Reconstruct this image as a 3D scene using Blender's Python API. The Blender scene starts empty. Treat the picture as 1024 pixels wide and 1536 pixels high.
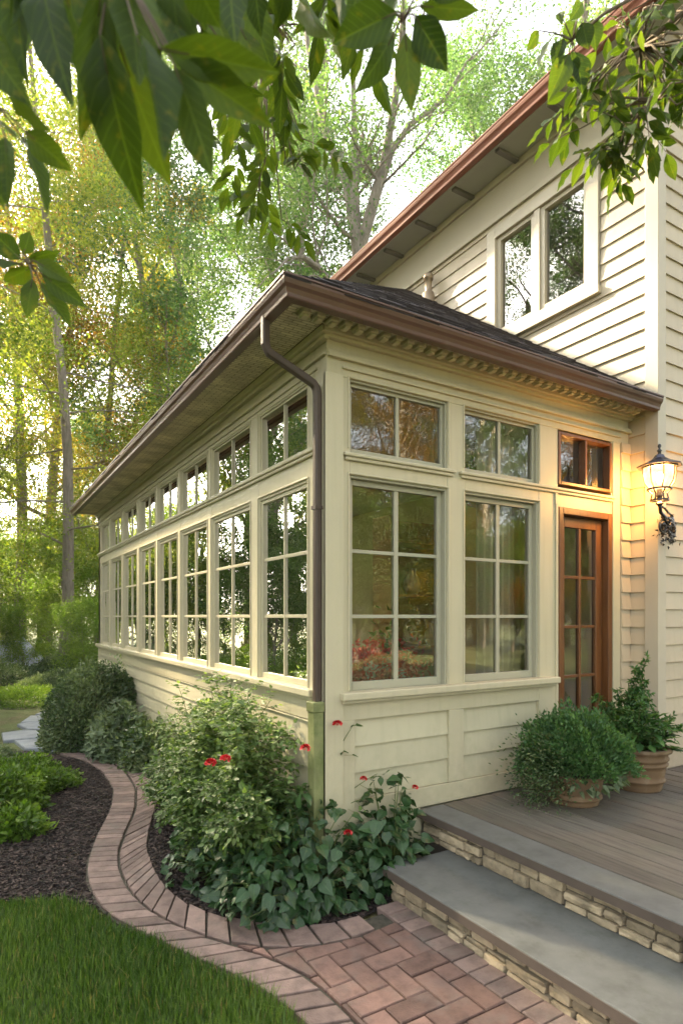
import bpy, math, random
import numpy as np
from mathutils import Vector, Matrix
sc = bpy.context.scene
col = sc.collection
R_ = math.radians

# ------------------------------------------------------------------ camera
CAM = np.array([-1.744, -3.024]); CAMZ = 1.58
FW = np.array([.5205, .854]); RT = np.array([.854, -.5205]); FPX = 906.0
cd = bpy.data.cameras.new('camera')
cam = bpy.data.objects.new('camera', cd); col.objects.link(cam)
cam.location = (CAM[0], CAM[1], CAMZ)
cam.rotation_euler = (R_(90), 0, -math.atan2(.5205, .854))
cd.sensor_fit = 'HORIZONTAL'; cd.sensor_width = 36; cd.lens = 36 * FPX / 1024
cd.shift_y = 157 / 1024
cd.clip_start = .05; cd.clip_end = 2000
cd.dof.use_dof = True; cd.dof.focus_distance = 5.0; cd.dof.aperture_fstop = 4.5
sc.camera = cam

# ------------------------------------------------------------------ light
SUN_EL, SUN_AZ = 33.0, -20.0           # azimuth from +Y towards -X
w = bpy.data.worlds.new('World'); sc.world = w; w.use_nodes = True
nt = w.node_tree; nt.nodes.clear()
sky = nt.nodes.new('ShaderNodeTexSky'); sky.sky_type = 'NISHITA'; sky.sun_disc = False
sky.sun_elevation = R_(SUN_EL); sky.sun_rotation = R_(SUN_AZ)
sky.air_density = 1.0; sky.dust_density = 4.0; sky.ozone_density = 1.0
hs = nt.nodes.new('ShaderNodeHueSaturation'); hs.inputs['Saturation'].default_value = .35
tn = nt.nodes.new('ShaderNodeMix'); tn.data_type = 'RGBA'; tn.blend_type = 'MULTIPLY'
tn.inputs[0].default_value = 1; tn.inputs[7].default_value = (1.0, .975, .93, 1)
bg = nt.nodes.new('ShaderNodeBackground'); bg.inputs['Strength'].default_value = .15
wo = nt.nodes.new('ShaderNodeOutputWorld')
nt.links.new(sky.outputs[0], hs.inputs['Color']); nt.links.new(hs.outputs[0], tn.inputs[6])
nt.links.new(tn.outputs[2], bg.inputs[0]); nt.links.new(bg.outputs[0], wo.inputs[0])
sl = bpy.data.lights.new('sun', 'SUN'); sl.energy = 5.0; sl.angle = R_(2.0); sl.color = (1, .80, .52)
so = bpy.data.objects.new('sun', sl); col.objects.link(so)
a = R_(SUN_AZ); e = R_(SUN_EL)
sdir = Vector((math.sin(a) * math.cos(e), math.cos(a) * math.cos(e), math.sin(e)))
so.rotation_euler = (-sdir).to_track_quat('-Z', 'Y').to_euler()
so.location = sdir * 50
vs = sc.view_settings; vs.view_transform = 'Standard'; vs.look = 'None'; vs.gamma = 1
vs.use_curve_mapping = False; vs.exposure = 2.72
cy = sc.cycles
cy.max_bounces = 7; cy.diffuse_bounces = 3; cy.glossy_bounces = 3; cy.transmission_bounces = 4
cy.transparent_max_bounces = 12; cy.volume_bounces = 1
cy.sample_clamp_indirect = 6; cy.caustics_reflective = False; cy.caustics_refractive = False
cy.use_denoising = True

# ------------------------------------------------------------------ helpers
def tag(o, label=None, cat=None, group=None, kind=None):
    if label: o['label'] = label
    if cat: o['category'] = cat
    if group: o['group'] = group
    if kind: o['kind'] = kind
    return o

def empty(name, loc=(0, 0, 0), rz=0, **k):
    o = bpy.data.objects.new(name, None); col.objects.link(o)
    o.empty_display_size = .2
    o.location = loc; o.rotation_euler = (0, 0, rz)
    return tag(o, **k)

def copy_tree(o, parent=None):
    c = o.copy(); col.objects.link(c); c.parent = parent
    for ch in list(o.children):
        copy_tree(ch, c)
    return c

def link(name, me, parent=None, mat=None, smooth=False, bevel=0):
    o = bpy.data.objects.new(name, me); col.objects.link(o)
    if parent is not None: o.parent = parent
    if mat is not None:
        for m in (mat if isinstance(mat, (list, tuple)) else [mat]): me.materials.append(m)
    if smooth:
        me.polygons.foreach_set('use_smooth', [True] * len(me.polygons))
    if bevel:
        b = o.modifiers.new('bevel', 'BEVEL'); b.width = bevel; b.segments = 2; b.limit_method = 'ANGLE'
    return o

class MB:
    """collects vertices and faces, with a random tint per piece"""
    def __init__(s): s.v = []; s.f = []; s.t = []; s.m = []
    def add(s, vs_, fs, t=0.5, mi=0):
        b = len(s.v); s.v.extend([tuple(p) for p in vs_])
        for f in fs:
            s.f.append(tuple(b + i for i in f)); s.t.append(t); s.m.append(mi)
    def box(s, M, u0, u1, d0, d1, z0, z1, t=.5, mi=0):
        P = [M(u, d, z) for z in (z0, z1) for d in (d0, d1) for u in (u0, u1)]
        s.add(P, [(0, 2, 3, 1), (4, 5, 7, 6), (0, 1, 5, 4), (2, 6, 7, 3), (0, 4, 6, 2), (1, 3, 7, 5)], t, mi)
    def tube(s, pts, rad, n=8, t=.5, mi=0, cap=True):
        pts = [Vector(p) for p in pts]
        if not isinstance(rad, (list, tuple)): rad = [rad] * len(pts)
        rings = []; prev = None
        for i, p in enumerate(pts):
            d = (pts[min(i + 1, len(pts) - 1)] - pts[max(i - 1, 0)]).normalized()
            if prev is None:
                x = d.orthogonal().normalized()
            else:
                x = (prev - d * prev.dot(d))
                x = x.normalized() if x.length > 1e-6 else d.orthogonal().normalized()
            prev = x; y = d.cross(x)
            rings.append([p + (x * math.cos(k * math.tau / n) + y * math.sin(k * math.tau / n)) * rad[i] for k in range(n)])
        V = [q for r in rings for q in r]; Fs = []
        for i in range(len(pts) - 1):
            for k in range(n):
                a_, b_ = i * n + k, i * n + (k + 1) % n
                Fs.append((a_, b_, b_ + n, a_ + n))
        if cap:
            Fs.append(tuple(range(n - 1, -1, -1))); Fs.append(tuple((len(pts) - 1) * n + k for k in range(n)))
        s.add(V, Fs, t, mi)
    def lathe(s, prof, n=24, c=(0, 0, 0), t=.5, mi=0):
        V = []; Fs = []
        for r, z in prof:
            for k in range(n):
                V.append((c[0] + r * math.cos(k * math.tau / n), c[1] + r * math.sin(k * math.tau / n), c[2] + z))
        for i in range(len(prof) - 1):
            for k in range(n):
                a_, b_ = i * n + k, i * n + (k + 1) % n
                Fs.append((a_, b_, b_ + n, a_ + n))
        s.add(V, Fs, t, mi)
    def prism(s, poly, z0, z1, ch=.004, t=.5, mi=0):
        """polygon (ccw) prism with chamfered top"""
        n = len(poly); c = np.mean(poly, axis=0)
        inn = []
        for p in poly:
            d = np.array(p) - c; L = np.linalg.norm(d)
            inn.append(c + d * max(0, (L - ch * 1.4) / max(L, 1e-6)))
        V = [(p[0], p[1], z0) for p in poly] + [(p[0], p[1], z1 - ch) for p in poly] + [(p[0], p[1], z1) for p in inn]
        Fs = [tuple(range(2 * n, 3 * n))]
        for k in range(n):
            j = (k + 1) % n
            Fs += [(k, j, n + j, n + k), (n + k, n + j, 2 * n + j, 2 * n + k)]
        s.add(V, Fs, t, mi)
    def build(s, name, mat=None, parent=None, smooth=False, bevel=0):
        me = bpy.data.meshes.new(name); me.from_pydata(s.v, [], s.f); me.update()
        at = me.attributes.new('tint', 'FLOAT', 'FACE'); at.data.foreach_set('value', s.t)
        o = link(name, me, parent, mat, smooth, bevel)
        if any(s.m): me.polygons.foreach_set('material_index', s.m)
        return o

# ------------------------------------------------------------------ materials
def nodes(name):
    m = bpy.data.materials.new(name); m.use_nodes = True
    t = m.node_tree; t.nodes.clear()
    o = t.nodes.new('ShaderNodeOutputMaterial')
    return m, t, o
def N(t, typ, **kw):
    n = t.nodes.new(typ)
    for k, v in kw.items(): setattr(n, k, v)
    return n
def ramp(t, stops):
    r = t.nodes.new('ShaderNodeValToRGB'); r.color_ramp.elements[0].position = stops[0][0]
    r.color_ramp.elements[0].color = (*stops[0][1], 1)
    r.color_ramp.elements[1].position = stops[-1][0]; r.color_ramp.elements[1].color = (*stops[-1][1], 1)
    for p, c in stops[1:-1]:
        e_ = r.color_ramp.elements.new(p); e_.color = (*c, 1)
    return r
def mul(c, k): return tuple(min(1, x * k) for x in c)

def surf(name, c, rough=.6, var=.12, scale=3.0, bump=.15, bscale=40., tint=0., spec=.4, metal=0., stretch=(1, 1, 1), dirt=None, dist=.002, streak=None):
    """painted / stone / wood surface: mottled base colour, fine bump, optional per-piece tint"""
    m, t, o = nodes(name)
    p = N(t, 'ShaderNodeBsdfPrincipled'); p.inputs['Roughness'].default_value = rough
    p.inputs['Specular IOR Level'].default_value = spec; p.inputs['Metallic'].default_value = metal
    tc = N(t, 'ShaderNodeTexCoord'); mp = N(t, 'ShaderNodeMapping'); mp.inputs['Scale'].default_value = stretch
    t.links.new(tc.outputs['Object'], mp.inputs[0])
    n1 = N(t, 'ShaderNodeTexNoise'); n1.inputs['Scale'].default_value = scale; n1.inputs['Detail'].default_value = 6
    n1.inputs['Roughness'].default_value = .65
    t.links.new(mp.outputs[0], n1.inputs['Vector'])
    r = ramp(t, [(.25, mul(c, 1 - var * 1.6)), (.5, c), (.75, mul(c, 1 + var))])
    t.links.new(n1.outputs[0], r.inputs[0]); out = r.outputs[0]
    if tint:
        at = N(t, 'ShaderNodeAttribute', attribute_name='tint')
        mr = N(t, 'ShaderNodeMapRange'); mr.inputs['To Min'].default_value = 1 - tint; mr.inputs['To Max'].default_value = 1 + tint
        t.links.new(at.outputs['Fac'], mr.inputs[0])
        vm = N(t, 'ShaderNodeVectorMath', operation='SCALE'); t.links.new(out, vm.inputs[0]); t.links.new(mr.outputs[0], vm.inputs['Scale'])
        out = vm.outputs[0]
    if dirt:
        n3 = N(t, 'ShaderNodeTexNoise'); n3.inputs['Scale'].default_value = dirt[1]; n3.inputs['Detail'].default_value = 8
        n3.inputs['Roughness'].default_value = .7
        t.links.new(tc.outputs['Object'], n3.inputs['Vector'])
        rr = ramp(t, [(dirt[2], (0, 0, 0)), (dirt[2] + .15, (dirt[3],) * 3)])
        t.links.new(n3.outputs[0], rr.inputs[0])
        mx = N(t, 'ShaderNodeMix', data_type='RGBA'); t.links.new(rr.outputs[0], mx.inputs[0])
        t.links.new(out, mx.inputs[6]); mx.inputs[7].default_value = (*dirt[0], 1); out = mx.outputs[2]
    if streak:
        # rain streaks running down and soil splashed near the ground
        m2 = N(t, 'ShaderNodeMapping'); m2.inputs['Scale'].default_value = (22, 22, .9); t.links.new(tc.outputs['Object'], m2.inputs[0])
        n4 = N(t, 'ShaderNodeTexNoise'); n4.inputs['Scale'].default_value = 1; n4.inputs['Detail'].default_value = 4; t.links.new(m2.outputs[0], n4.inputs['Vector'])
        r4 = ramp(t, [(.50, (0, 0, 0)), (.75, (.2,) * 3)]); t.links.new(n4.outputs[0], r4.inputs[0])
        sx = N(t, 'ShaderNodeSeparateXYZ'); t.links.new(tc.outputs['Object'], sx.inputs[0])
        n5 = N(t, 'ShaderNodeTexNoise'); n5.inputs['Scale'].default_value = 16; n5.inputs['Detail'].default_value = 8; t.links.new(tc.outputs['Object'], n5.inputs['Vector'])
        ad = N(t, 'ShaderNodeMath', operation='MULTIPLY_ADD'); t.links.new(n5.outputs[0], ad.inputs[0]); ad.inputs[1].default_value = -1.3; t.links.new(sx.outputs[2], ad.inputs[2])
        r5 = N(t, 'ShaderNodeMapRange'); r5.inputs['From Min'].default_value = -.55; r5.inputs['From Max'].default_value = .15; r5.inputs['To Min'].default_value = .4; r5.inputs['To Max'].default_value = 0
        t.links.new(ad.outputs[0], r5.inputs[0])
        mxx = N(t, 'ShaderNodeMath', operation='MAXIMUM'); t.links.new(r4.outputs[0], mxx.inputs[0]); t.links.new(r5.outputs[0], mxx.inputs[1])
        mx = N(t, 'ShaderNodeMix', data_type='RGBA'); t.links.new(mxx.outputs[0], mx.inputs[0]); t.links.new(out, mx.inputs[6]); mx.inputs[7].default_value = (*streak, 1); out = mx.outputs[2]
    t.links.new(out, p.inputs['Base Color'])
    n2 = N(t, 'ShaderNodeTexNoise'); n2.inputs['Scale'].default_value = bscale; n2.inputs['Detail'].default_value = 5
    t.links.new(mp.outputs[0], n2.inputs['Vector'])
    b = N(t, 'ShaderNodeBump'); b.inputs['Strength'].default_value = bump; b.inputs['Distance'].default_value = dist
    t.links.new(n2.outputs[0], b.inputs['Height']); t.links.new(b.outputs[0], p.inputs['Normal'])
    t.links.new(p.outputs[0], o.inputs[0])
    return m

def leafmat(name, dark, mid, light, trans=.45, rough=.45, tcol=None, objcol=False, vein=False, spec=.35, dry=None):
    m, t, o = nodes(name)
    at = N(t, 'ShaderNodeAttribute', attribute_name='tint')
    r = ramp(t, [(0, dark), (.5, mid), (1, light)] if dry is None else [(0, dark), (.45, mid), (.90, light), (.95, dry), (1, dry)])
    t.links.new(at.outputs['Fac'], r.inputs[0]); out = r.outputs[0]
    if objcol:
        oi = N(t, 'ShaderNodeObjectInfo')
        mx = N(t, 'ShaderNodeMix', data_type='RGBA', blend_type='MULTIPLY'); mx.inputs[0].default_value = 1
        t.links.new(out, mx.inputs[6]); t.links.new(oi.outputs['Color'], mx.inputs[7]); out = mx.outputs[2]
    bumpout = None
    if vein:
        uv = N(t, 'ShaderNodeUVMap'); sp = N(t, 'ShaderNodeSeparateXYZ'); t.links.new(uv.outputs[0], sp.inputs[0])
        def M_(op, a_, b_=None, c_=None):
            n = N(t, 'ShaderNodeMath', operation=op)
            for i, x in enumerate((a_, b_, c_)):
                if x is None: continue
                if isinstance(x, (int, float)): n.inputs[i].default_value = x
                else: t.links.new(x, n.inputs[i])
            return n.outputs[0]
        av = M_('ABSOLUTE', M_('SUBTRACT', sp.outputs[1], .5))
        mid_ = M_('SUBTRACT', 1.0, M_('SMOOTH_MIN', M_('MULTIPLY', av, 28.0), 1.0, .2))
        ph = M_('SUBTRACT', sp.outputs[0], M_('MULTIPLY', av, .55))
        wv = M_('PINGPONG', M_('MULTIPLY', ph, 9.0), .5)
        side = M_('SUBTRACT', 1.0, M_('SMOOTH_MIN', M_('MULTIPLY', wv, 9.0), 1.0, .2))
        vv = M_('MAXIMUM', mid_, M_('MULTIPLY', side, .5))
        mx = N(t, 'ShaderNodeMix', data_type='RGBA'); t.links.new(M_('MULTIPLY', vv, .55), mx.inputs[0])
        t.links.new(out, mx.inputs[6]); mx.inputs[7].default_value = (*mul(light, 1.5), 1); out = mx.outputs[2]
        tc = N(t, 'ShaderNodeTexCoord'); sn = N(t, 'ShaderNodeTexNoise'); sn.inputs['Scale'].default_value = 38; sn.inputs['Detail'].default_value = 6; t.links.new(tc.outputs['Object'], sn.inputs['Vector'])
        sr = ramp(t, [(.60, (0, 0, 0)), (.72, (.75,) * 3)]); t.links.new(sn.outputs[0], sr.inputs[0])
        mx = N(t, 'ShaderNodeMix', data_type='RGBA'); t.links.new(sr.outputs[0], mx.inputs[0]); t.links.new(out, mx.inputs[6]); mx.inputs[7].default_value = (light[0] * 1.5, light[1] * 1.0, light[2] * .8, 1); out = mx.outputs[2]
        b = N(t, 'ShaderNodeBump'); b.inputs['Strength'].default_value = .5; b.inputs['Distance'].default_value = .002
        b.invert = True
        t.links.new(vv, b.inputs['Height']); bumpout = b.outputs[0]
    p = N(t, 'ShaderNodeBsdfPrincipled'); p.inputs['Roughness'].default_value = rough
    p.inputs['Specular IOR Level'].default_value = spec
    t.links.new(out, p.inputs['Base Color'])
    tr = N(t, 'ShaderNodeBsdfTranslucent')
    tm = N(t, 'ShaderNodeMix', data_type='RGBA', blend_type='MULTIPLY'); tm.inputs[0].default_value = 1
    t.links.new(out, tm.inputs[6]); tm.inputs[7].default_value = (*(tcol or (1.6, 1.7, .6)), 1)
    t.links.new(tm.outputs[2], tr.inputs[0])
    if bumpout: t.links.new(bumpout, p.inputs['Normal'])
    ms = N(t, 'ShaderNodeMixShader'); ms.inputs[0].default_value = trans
    t.links.new(p.outputs[0], ms.inputs[1]); t.links.new(tr.outputs[0], ms.inputs[2])
    t.links.new(ms.outputs[0], o.inputs[0])
    return m

def glassmat(name, ior=2.0, tint=(.93, .95, .9), wav=.07):
    m, t, o = nodes(name)
    tr = N(t, 'ShaderNodeBsdfTransparent'); tr.inputs[0].default_value = (*tint, 1)
    gl = N(t, 'ShaderNodeBsdfGlossy'); gl.inputs['Roughness'].default_value = .0; gl.inputs[0].default_value = (1, 1, 1, 1)
    fr = N(t, 'ShaderNodeFresnel'); fr.inputs[0].default_value = ior
    tc = N(t, 'ShaderNodeTexCoord'); n = N(t, 'ShaderNodeTexNoise'); n.inputs['Scale'].default_value = 2.2; n.inputs['Detail'].default_value = 1
    t.links.new(tc.outputs['Object'], n.inputs['Vector'])
    b = N(t, 'ShaderNodeBump'); b.inputs['Strength'].default_value = wav; b.inputs['Distance'].default_value = .01
    t.links.new(n.outputs[0], b.inputs['Height']); t.links.new(b.outputs[0], gl.inputs['Normal'])
    ms = N(t, 'ShaderNodeMixShader'); t.links.new(fr.outputs[0], ms.inputs[0])
    t.links.new(tr.outputs[0], ms.inputs[1]); t.links.new(gl.outputs[0], ms.inputs[2])
    t.links.new(ms.outputs[0], o.inputs[0])
    return m

def emit(name, c, s):
    m, t, o = nodes(name)
    e_ = N(t, 'ShaderNodeEmission'); e_.inputs[0].default_value = (*c, 1); e_.inputs[1].default_value = s
    t.links.new(e_.outputs[0], o.inputs[0]); return m

M_CREAM = surf('sunroom_paint', (.49, .45, .31), .42, .05, 1.5, .12, 60, tint=.03, dirt=((.30, .31, .20), 6, .62, .25), streak=(.27, .26, .17))
M_SIDING = surf('siding_paint', (.47, .40, .285), .5, .06, 1.2, .15, 50, tint=.05, dirt=((.36, .31, .22), 5, .62, .3), streak=(.30, .25, .17))
M_SIDING2 = surf('sunroom_siding_paint', (.485, .45, .31), .5, .06, 1.2, .15, 50, tint=.05, dirt=((.28, .31, .19), 5, .58, .35), streak=(.26, .26, .16))
M_TRIM = surf('trim_paint', (.46, .41, .31), .45, .05, 1.5, .1, 60, tint=.03, dirt=((.34, .31, .24), 6, .62, .25))
M_GUTTER = surf('brown_gutter', (.095, .046, .030), .33, .12, 2, .06, 30, spec=.5, dirt=((.2, .15, .11), 7, .6, .35))
M_GUTTER2 = surf('red_brown_gutter', (.20, .060, .030), .7, .12, 2, .06, 30, spec=.5, dirt=((.17, .08, .05), 4, .58, .4))
M_SOFF2 = surf('soffit_grey', (.33, .34, .28), .6, .06, 2, .1, 40)
M_LOUVRE = surf('vent_grey', (.12, .115, .095), .6, .1, 4, .1, 40)
M_SHINGLE = surf('shingle', (.036, .030, .034), .85, .3, 25, .7, 160, tint=.5, dist=.004)
M_WOOD = surf('door_wood', (.13, .052, .016), .33, .3, 4, .2, 60, stretch=(6, 6, .6), spec=.5)
M_DECK = surf('deck_wood', (.125, .110, .088), .68, .35, 5, .5, 40, tint=.22, stretch=(9, .7, 9), dist=.003, dirt=((.11, .115, .08), 2.2, .5, .4))
M_BLUE = surf('bluestone', (.125, .131, .122), .62, .22, 5.5, .4, 60, dirt=((.07, .078, .062), 7.0, .52, .5))
M_NOSE = surf('slab_edge', (.095, .074, .06), .7, .15, 5, .3, 50)
M_STONE = surf('stacked_stone', (.33, .27, .18), .85, .35, 9, .9, 35, tint=.42, dist=.01, dirt=((.13, .12, .08), 8, .52, .6))
M_MORTAR = surf('mortar', (.08, .07, .055), .95, .3, 12, .8, 60, dist=.008)
M_BRICK = surf('paver', (.185, .132, .112), .85, .28, 14, .8, 130, tint=.27, dist=.004, dirt=((.13, .12, .10), 5, .52, .5))
M_BRICK2 = surf('red_paver', (.165, .100, .080), .85, .3, 14, .8, 130, tint=.3, dist=.004, dirt=((.14, .115, .10), 5, .50, .55))
M_FLAG = surf('flagstone', (.24, .26, .28), .7, .2, 5, .5, 50, tint=.15)
M_SAND = surf('joint_sand', (.06, .055, .04), .95, .4, 30, .8, 150, dist=.004)
M_SOIL = surf('soil', (.032, .022, .018), .95, .5, 14, 1, 60, dist=.02, dirt=((.10, .07, .05), 40, .55, .6))
M_GROUND = surf('forest_floor', (.10, .12, .04), .95, .4, .7, 1, 12, dist=.05, dirt=((.12, .085, .045), 1.3, .5, .7))
M_LAWN = surf('lawn_soil', (.05, .08, .02), .95, .4, 9, 1, 60, dist=.02)
M_CHIP = surf('bark_chip', (.038, .026, .022), .9, .4, 30, .6, 120, tint=.85)
M_BARK = surf('bark', (.20, .17, .14), .9, .35, 6, 1, 22, stretch=(3, 3, .5), dist=.03, dirt=((.13, .14, .09), 2.5, .5, .5))
M_BARK_F = surf('grey_bark', (.20, .175, .145), .9, .35, 5, 1, 20, stretch=(3, 3, .5), dist=.03, dirt=((.09, .08, .065), 3.5, .48, .6))
M_BARK_P = surf('pale_bark', (.42, .37, .30), .9, .3, 5, 1, 20, stretch=(3, 3, .5), dist=.03, dirt=((.18, .16, .12), 3.5, .5, .7))
M_STEM = surf('green_stem', (.10, .14, .04), .6, .2, 8, .2, 40)
M_TWIG = surf('twig', (.10, .075, .045), .8, .2, 8, .3, 40)
M_POT = surf('terracotta', (.165, .105, .055), .75, .22, 5, .4, 50, dirt=((.28, .23, .16), 6, .52, .5))
M_POTSOIL = surf('potting_soil', (.04, .03, .02), .95, .4, 30, 1, 80, dist=.01)
M_IRON = surf('black_iron', (.018, .017, .017), .35, .2, 12, .4, 60, spec=.6)
M_LROOF = surf('lantern_roof', (.05, .05, .075), .3, .2, 12, .2, 60, spec=.6, metal=.4)
M_BOOT = surf('mossy_pipe', (.20, .215, .09), .6, .35, 4, .3, 40, dirt=((.09, .13, .03), 5, .48, .7))
M_DSPOUT = surf('downspout_brown', (.055, .036, .026), .5, .15, 3, .1, 30, spec=.5)
M_VENT = surf('vent_metal', (.32, .25, .18), .5, .2, 8, .2, 40, metal=.4)
M_PLASTER = surf('interior_wall', (.70, .54, .30), .8, .08, 2, .1, 30)
M_IFLOOR = surf('interior_floor', (.22, .12, .06), .4, .3, 4, .1, 30, stretch=(8, 1, 1))
M_IWOOD = surf('honey_wood', (.36, .17, .06), .5, .25, 4, .1, 30, stretch=(1, 1, 6))
M_CURT = surf('curtain_cloth', (.70, .66, .50), .9, .05, 3, .2, 90)
M_GREYM = surf('window_vinyl', (.36, .35, .26), .4, .04, 2, .05, 40)
M_CHAIR = surf('grey_blue_paint', (.42, .47, .50), .5, .08, 4, .1, 40)
M_BOULDER = surf('grey_boulder', (.36, .38, .42), .9, .25, 3, .9, 14, dist=.03)
M_GLASS = glassmat('window_glass', 2.3)
M_GLASSL = glassmat('side_window_glass', 2.4)
def litglass(name):
    m, t, o = nodes(name)
    e_ = N(t, 'ShaderNodeEmission'); e_.inputs[1].default_value = 1.3
    n = N(t, 'ShaderNodeTexNoise'); n.inputs['Scale'].default_value = 14; tc = N(t, 'ShaderNodeTexCoord'); t.links.new(tc.outputs['Object'], n.inputs['Vector'])
    r = ramp(t, [(.3, (.8, .33, .08)), (.7, (1, .66, .28))]); t.links.new(n.outputs[0], r.inputs[0]); t.links.new(r.outputs[0], e_.inputs[0])
    tr = N(t, 'ShaderNodeBsdfTransparent'); tr.inputs[0].default_value = (1, .85, .6, 1)
    ms = N(t, 'ShaderNodeMixShader'); ms.inputs[0].default_value = .45
    t.links.new(tr.outputs[0], ms.inputs[1]); t.links.new(e_.outputs[0], ms.inputs[2]); t.links.new(ms.outputs[0], o.inputs[0]); return m
M_LGLASS = litglass('lit_lantern_glass')
M_BULB = emit('lit_bulb', (1, .72, .38), 12)

# leaf colours
L_TREE = leafmat('tree_leaf', (.03, .068, .02), (.078, .135, .046), (.15, .20, .085), .60, .5, objcol=True, tcol=(1.45, 1.6, .75))
L_NEAR = leafmat('near_leaf', (.020, .045, .005), (.042, .080, .008), (.085, .135, .014), .46, .5, vein=True, tcol=(1.5, 1.4, .5), spec=.25)
L_SHRUB = leafmat('shrub_leaf', (.022, .05, .018), (.055, .095, .036), (.17, .22, .10), .25, .4)
L_BRIGHT = leafmat('bright_leaf', (.04, .085, .012), (.09, .165, .02), (.18, .27, .05), .4, .45)
L_ROSE = leafmat('rose_leaf', (.025, .06, .015), (.075, .135, .03), (.28, .37, .15), .4, .45, spec=.4)
L_VAR = leafmat('variegated_leaf', (.05, .10, .04), (.20, .27, .14), (.62, .66, .50), .3, .4)
L_BROAD = leafmat('broad_leaf', (.010, .034, .010), (.022, .064, .020), (.055, .115, .038), .22, .33, vein=True, spec=.5)
L_GREY = leafmat('greygreen_leaf', (.05, .08, .04), (.12, .17, .09), (.24, .29, .18), .3, .5)
L_POT = leafmat('pot_foliage', (.025, .07, .025), (.06, .14, .05), (.13, .24, .09), .35, .5)
L_POTG = leafmat('dark_pot_leaf', (.02, .06, .02), (.045, .12, .03), (.11, .22, .055), .3, .4)
L_GRASS = leafmat('grass_blade', (.022, .055, .008), (.052, .110, .016), (.14, .21, .05), .4, .5, dry=(.26, .21, .09))
L_FLOW = leafmat('interior_bloom', (.50, .015, .02), (.80, .09, .05), (.85, .70, .60), .2, .6, tcol=(1, .8, .8))
L_RED = leafmat('red_petal', (.22, .004, .006), (.50, .015, .02), (.75, .10, .10), .25, .5, tcol=(1.2, .5, .5))
L_PINK = leafmat('pink_petal', (.45, .06, .14), (.65, .14, .25), (.8, .3, .4), .25, .5, tcol=(1.2, .7, .8))

# ------------------------------------------------------------------ setting: ground, lawn, path
def sheet(name, poly, z, mat, kind='structure', sub=0):
    mb = MB(); mb.add([(x, y, z) for x, y in poly], [tuple(range(len(poly)))])
    o = mb.build(name, mat); tag(o, kind=kind); return o
def atg(px, py, z=0.):
    t = (CAMZ - z) * FPX / (py - 925); return CAM + FW * t + RT * ((px - 512) / FPX) * t
def out(px, dist):
    """ground point at a given distance straight ahead and pixel column"""
    return CAM + FW * dist + RT * ((px - 512) / FPX) * dist
rng = np.random.default_rng(7); random.seed(5)

# ground: gently uneven grid near the house, far ring to the horizon
mb = MB()
gx = np.concatenate([[-300, -150, -80, -40, -25], np.arange(-16, 17, 1.0), [25, 40, 80, 150, 300]])
gy = np.concatenate([[-300, -150, -80, -40, -25], np.arange(-16, 41, 1.5), [60, 120, 300]])
V = []
for y in gy:
    for x in gx:
        far = max(0, min(1, (math.hypot(x, y) - 9) / 10))
        V.append((x, y, -.02 + far * (.12 * math.sin(x * .5 + y * .3) + .1 * math.sin(y * .7))))
Fs = []
nx = len(gx)
for j in range(len(gy) - 1):
    for i in range(nx - 1):
        Fs.append((j * nx + i, j * nx + i + 1, (j + 1) * nx + i + 1, (j + 1) * nx + i))
mb.add(V, Fs); g = mb.build('ground', M_GROUND, smooth=True); tag(g, kind='structure')

def arc_resample(P, n):
    P = np.array(P, float); d = np.r_[0, np.cumsum(np.linalg.norm(np.diff(P, axis=0), axis=1))]
    # smooth (Catmull-Rom through dense linear + box filter)
    tt = np.linspace(0, d[-1], 900)
    Q = np.c_[np.interp(tt, d, P[:, 0]), np.interp(tt, d, P[:, 1])]
    k = 25; pad = np.r_[[Q[0] * 2 - Q[k // 2 - i] for i in range(k // 2)], Q, [Q[-1] * 2 - Q[-2 - i] for i in range(k // 2)]]
    Q = np.c_[np.convolve(pad[:, 0], np.ones(k) / k, 'valid'), np.convolve(pad[:, 1], np.ones(k) / k, 'valid')]
    d = np.r_[0, np.cumsum(np.linalg.norm(np.diff(Q, axis=0), axis=1))]
    tt = np.linspace(0, d[-1], n)
    return np.c_[np.interp(tt, d, Q[:, 0]), np.interp(tt, d, Q[:, 1])]

LEFT = [(-.944, 4.618), (-.718, 4.032), (-.640, 3.473), (-.66, 2.727), (-.806, 2.112), (-.998, 1.571), (-1.125, 1.126), (-1.172, .843), (-1.176, .476),
        (-1.105, .184), (-.987, -.068), (-.856, -.379), (-.745, -.595), (-.68, -.817), (-.655, -.99), (-.65, -1.3), (-.65, -2.2), (-.65, -6)]
SEAM = [(-.743, 4.5), (-.50, 3.95), (-.435, 3.338), (-.480, 2.623), (-.625, 2.002), (-.798, 1.534), (-.926, 1.143), (-.975, .845), (-.985, .536),
        (-.946, .241), (-.860, .004), (-.745, -.220), (-.60, -.46), (-.52, -.66), (-.49, -.85), (-.485, -1.2), (-.485, -2.2), (-.485, -6)]
SEAMR = SEAM[:12] + [(-.640, -.345), (-.50, -.455), (-.34, -.52), (-.12, -.555), (.09, -.53)]
RIGHT = [(-.60, 4.55), (-.34, 4.05), (-.255, 3.40), (-.285, 2.644), (-.430, 2.093), (-.630, 1.513), (-.735, 1.166), (-.785, .786), (-.793, .446), (-.735, .179),
         (-.640, -.005), (-.54, -.125), (-.43, -.235), (-.32, -.315), (-.15, -.375), (-.03, -.385), (.09, -.355)]
path = MB()
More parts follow.
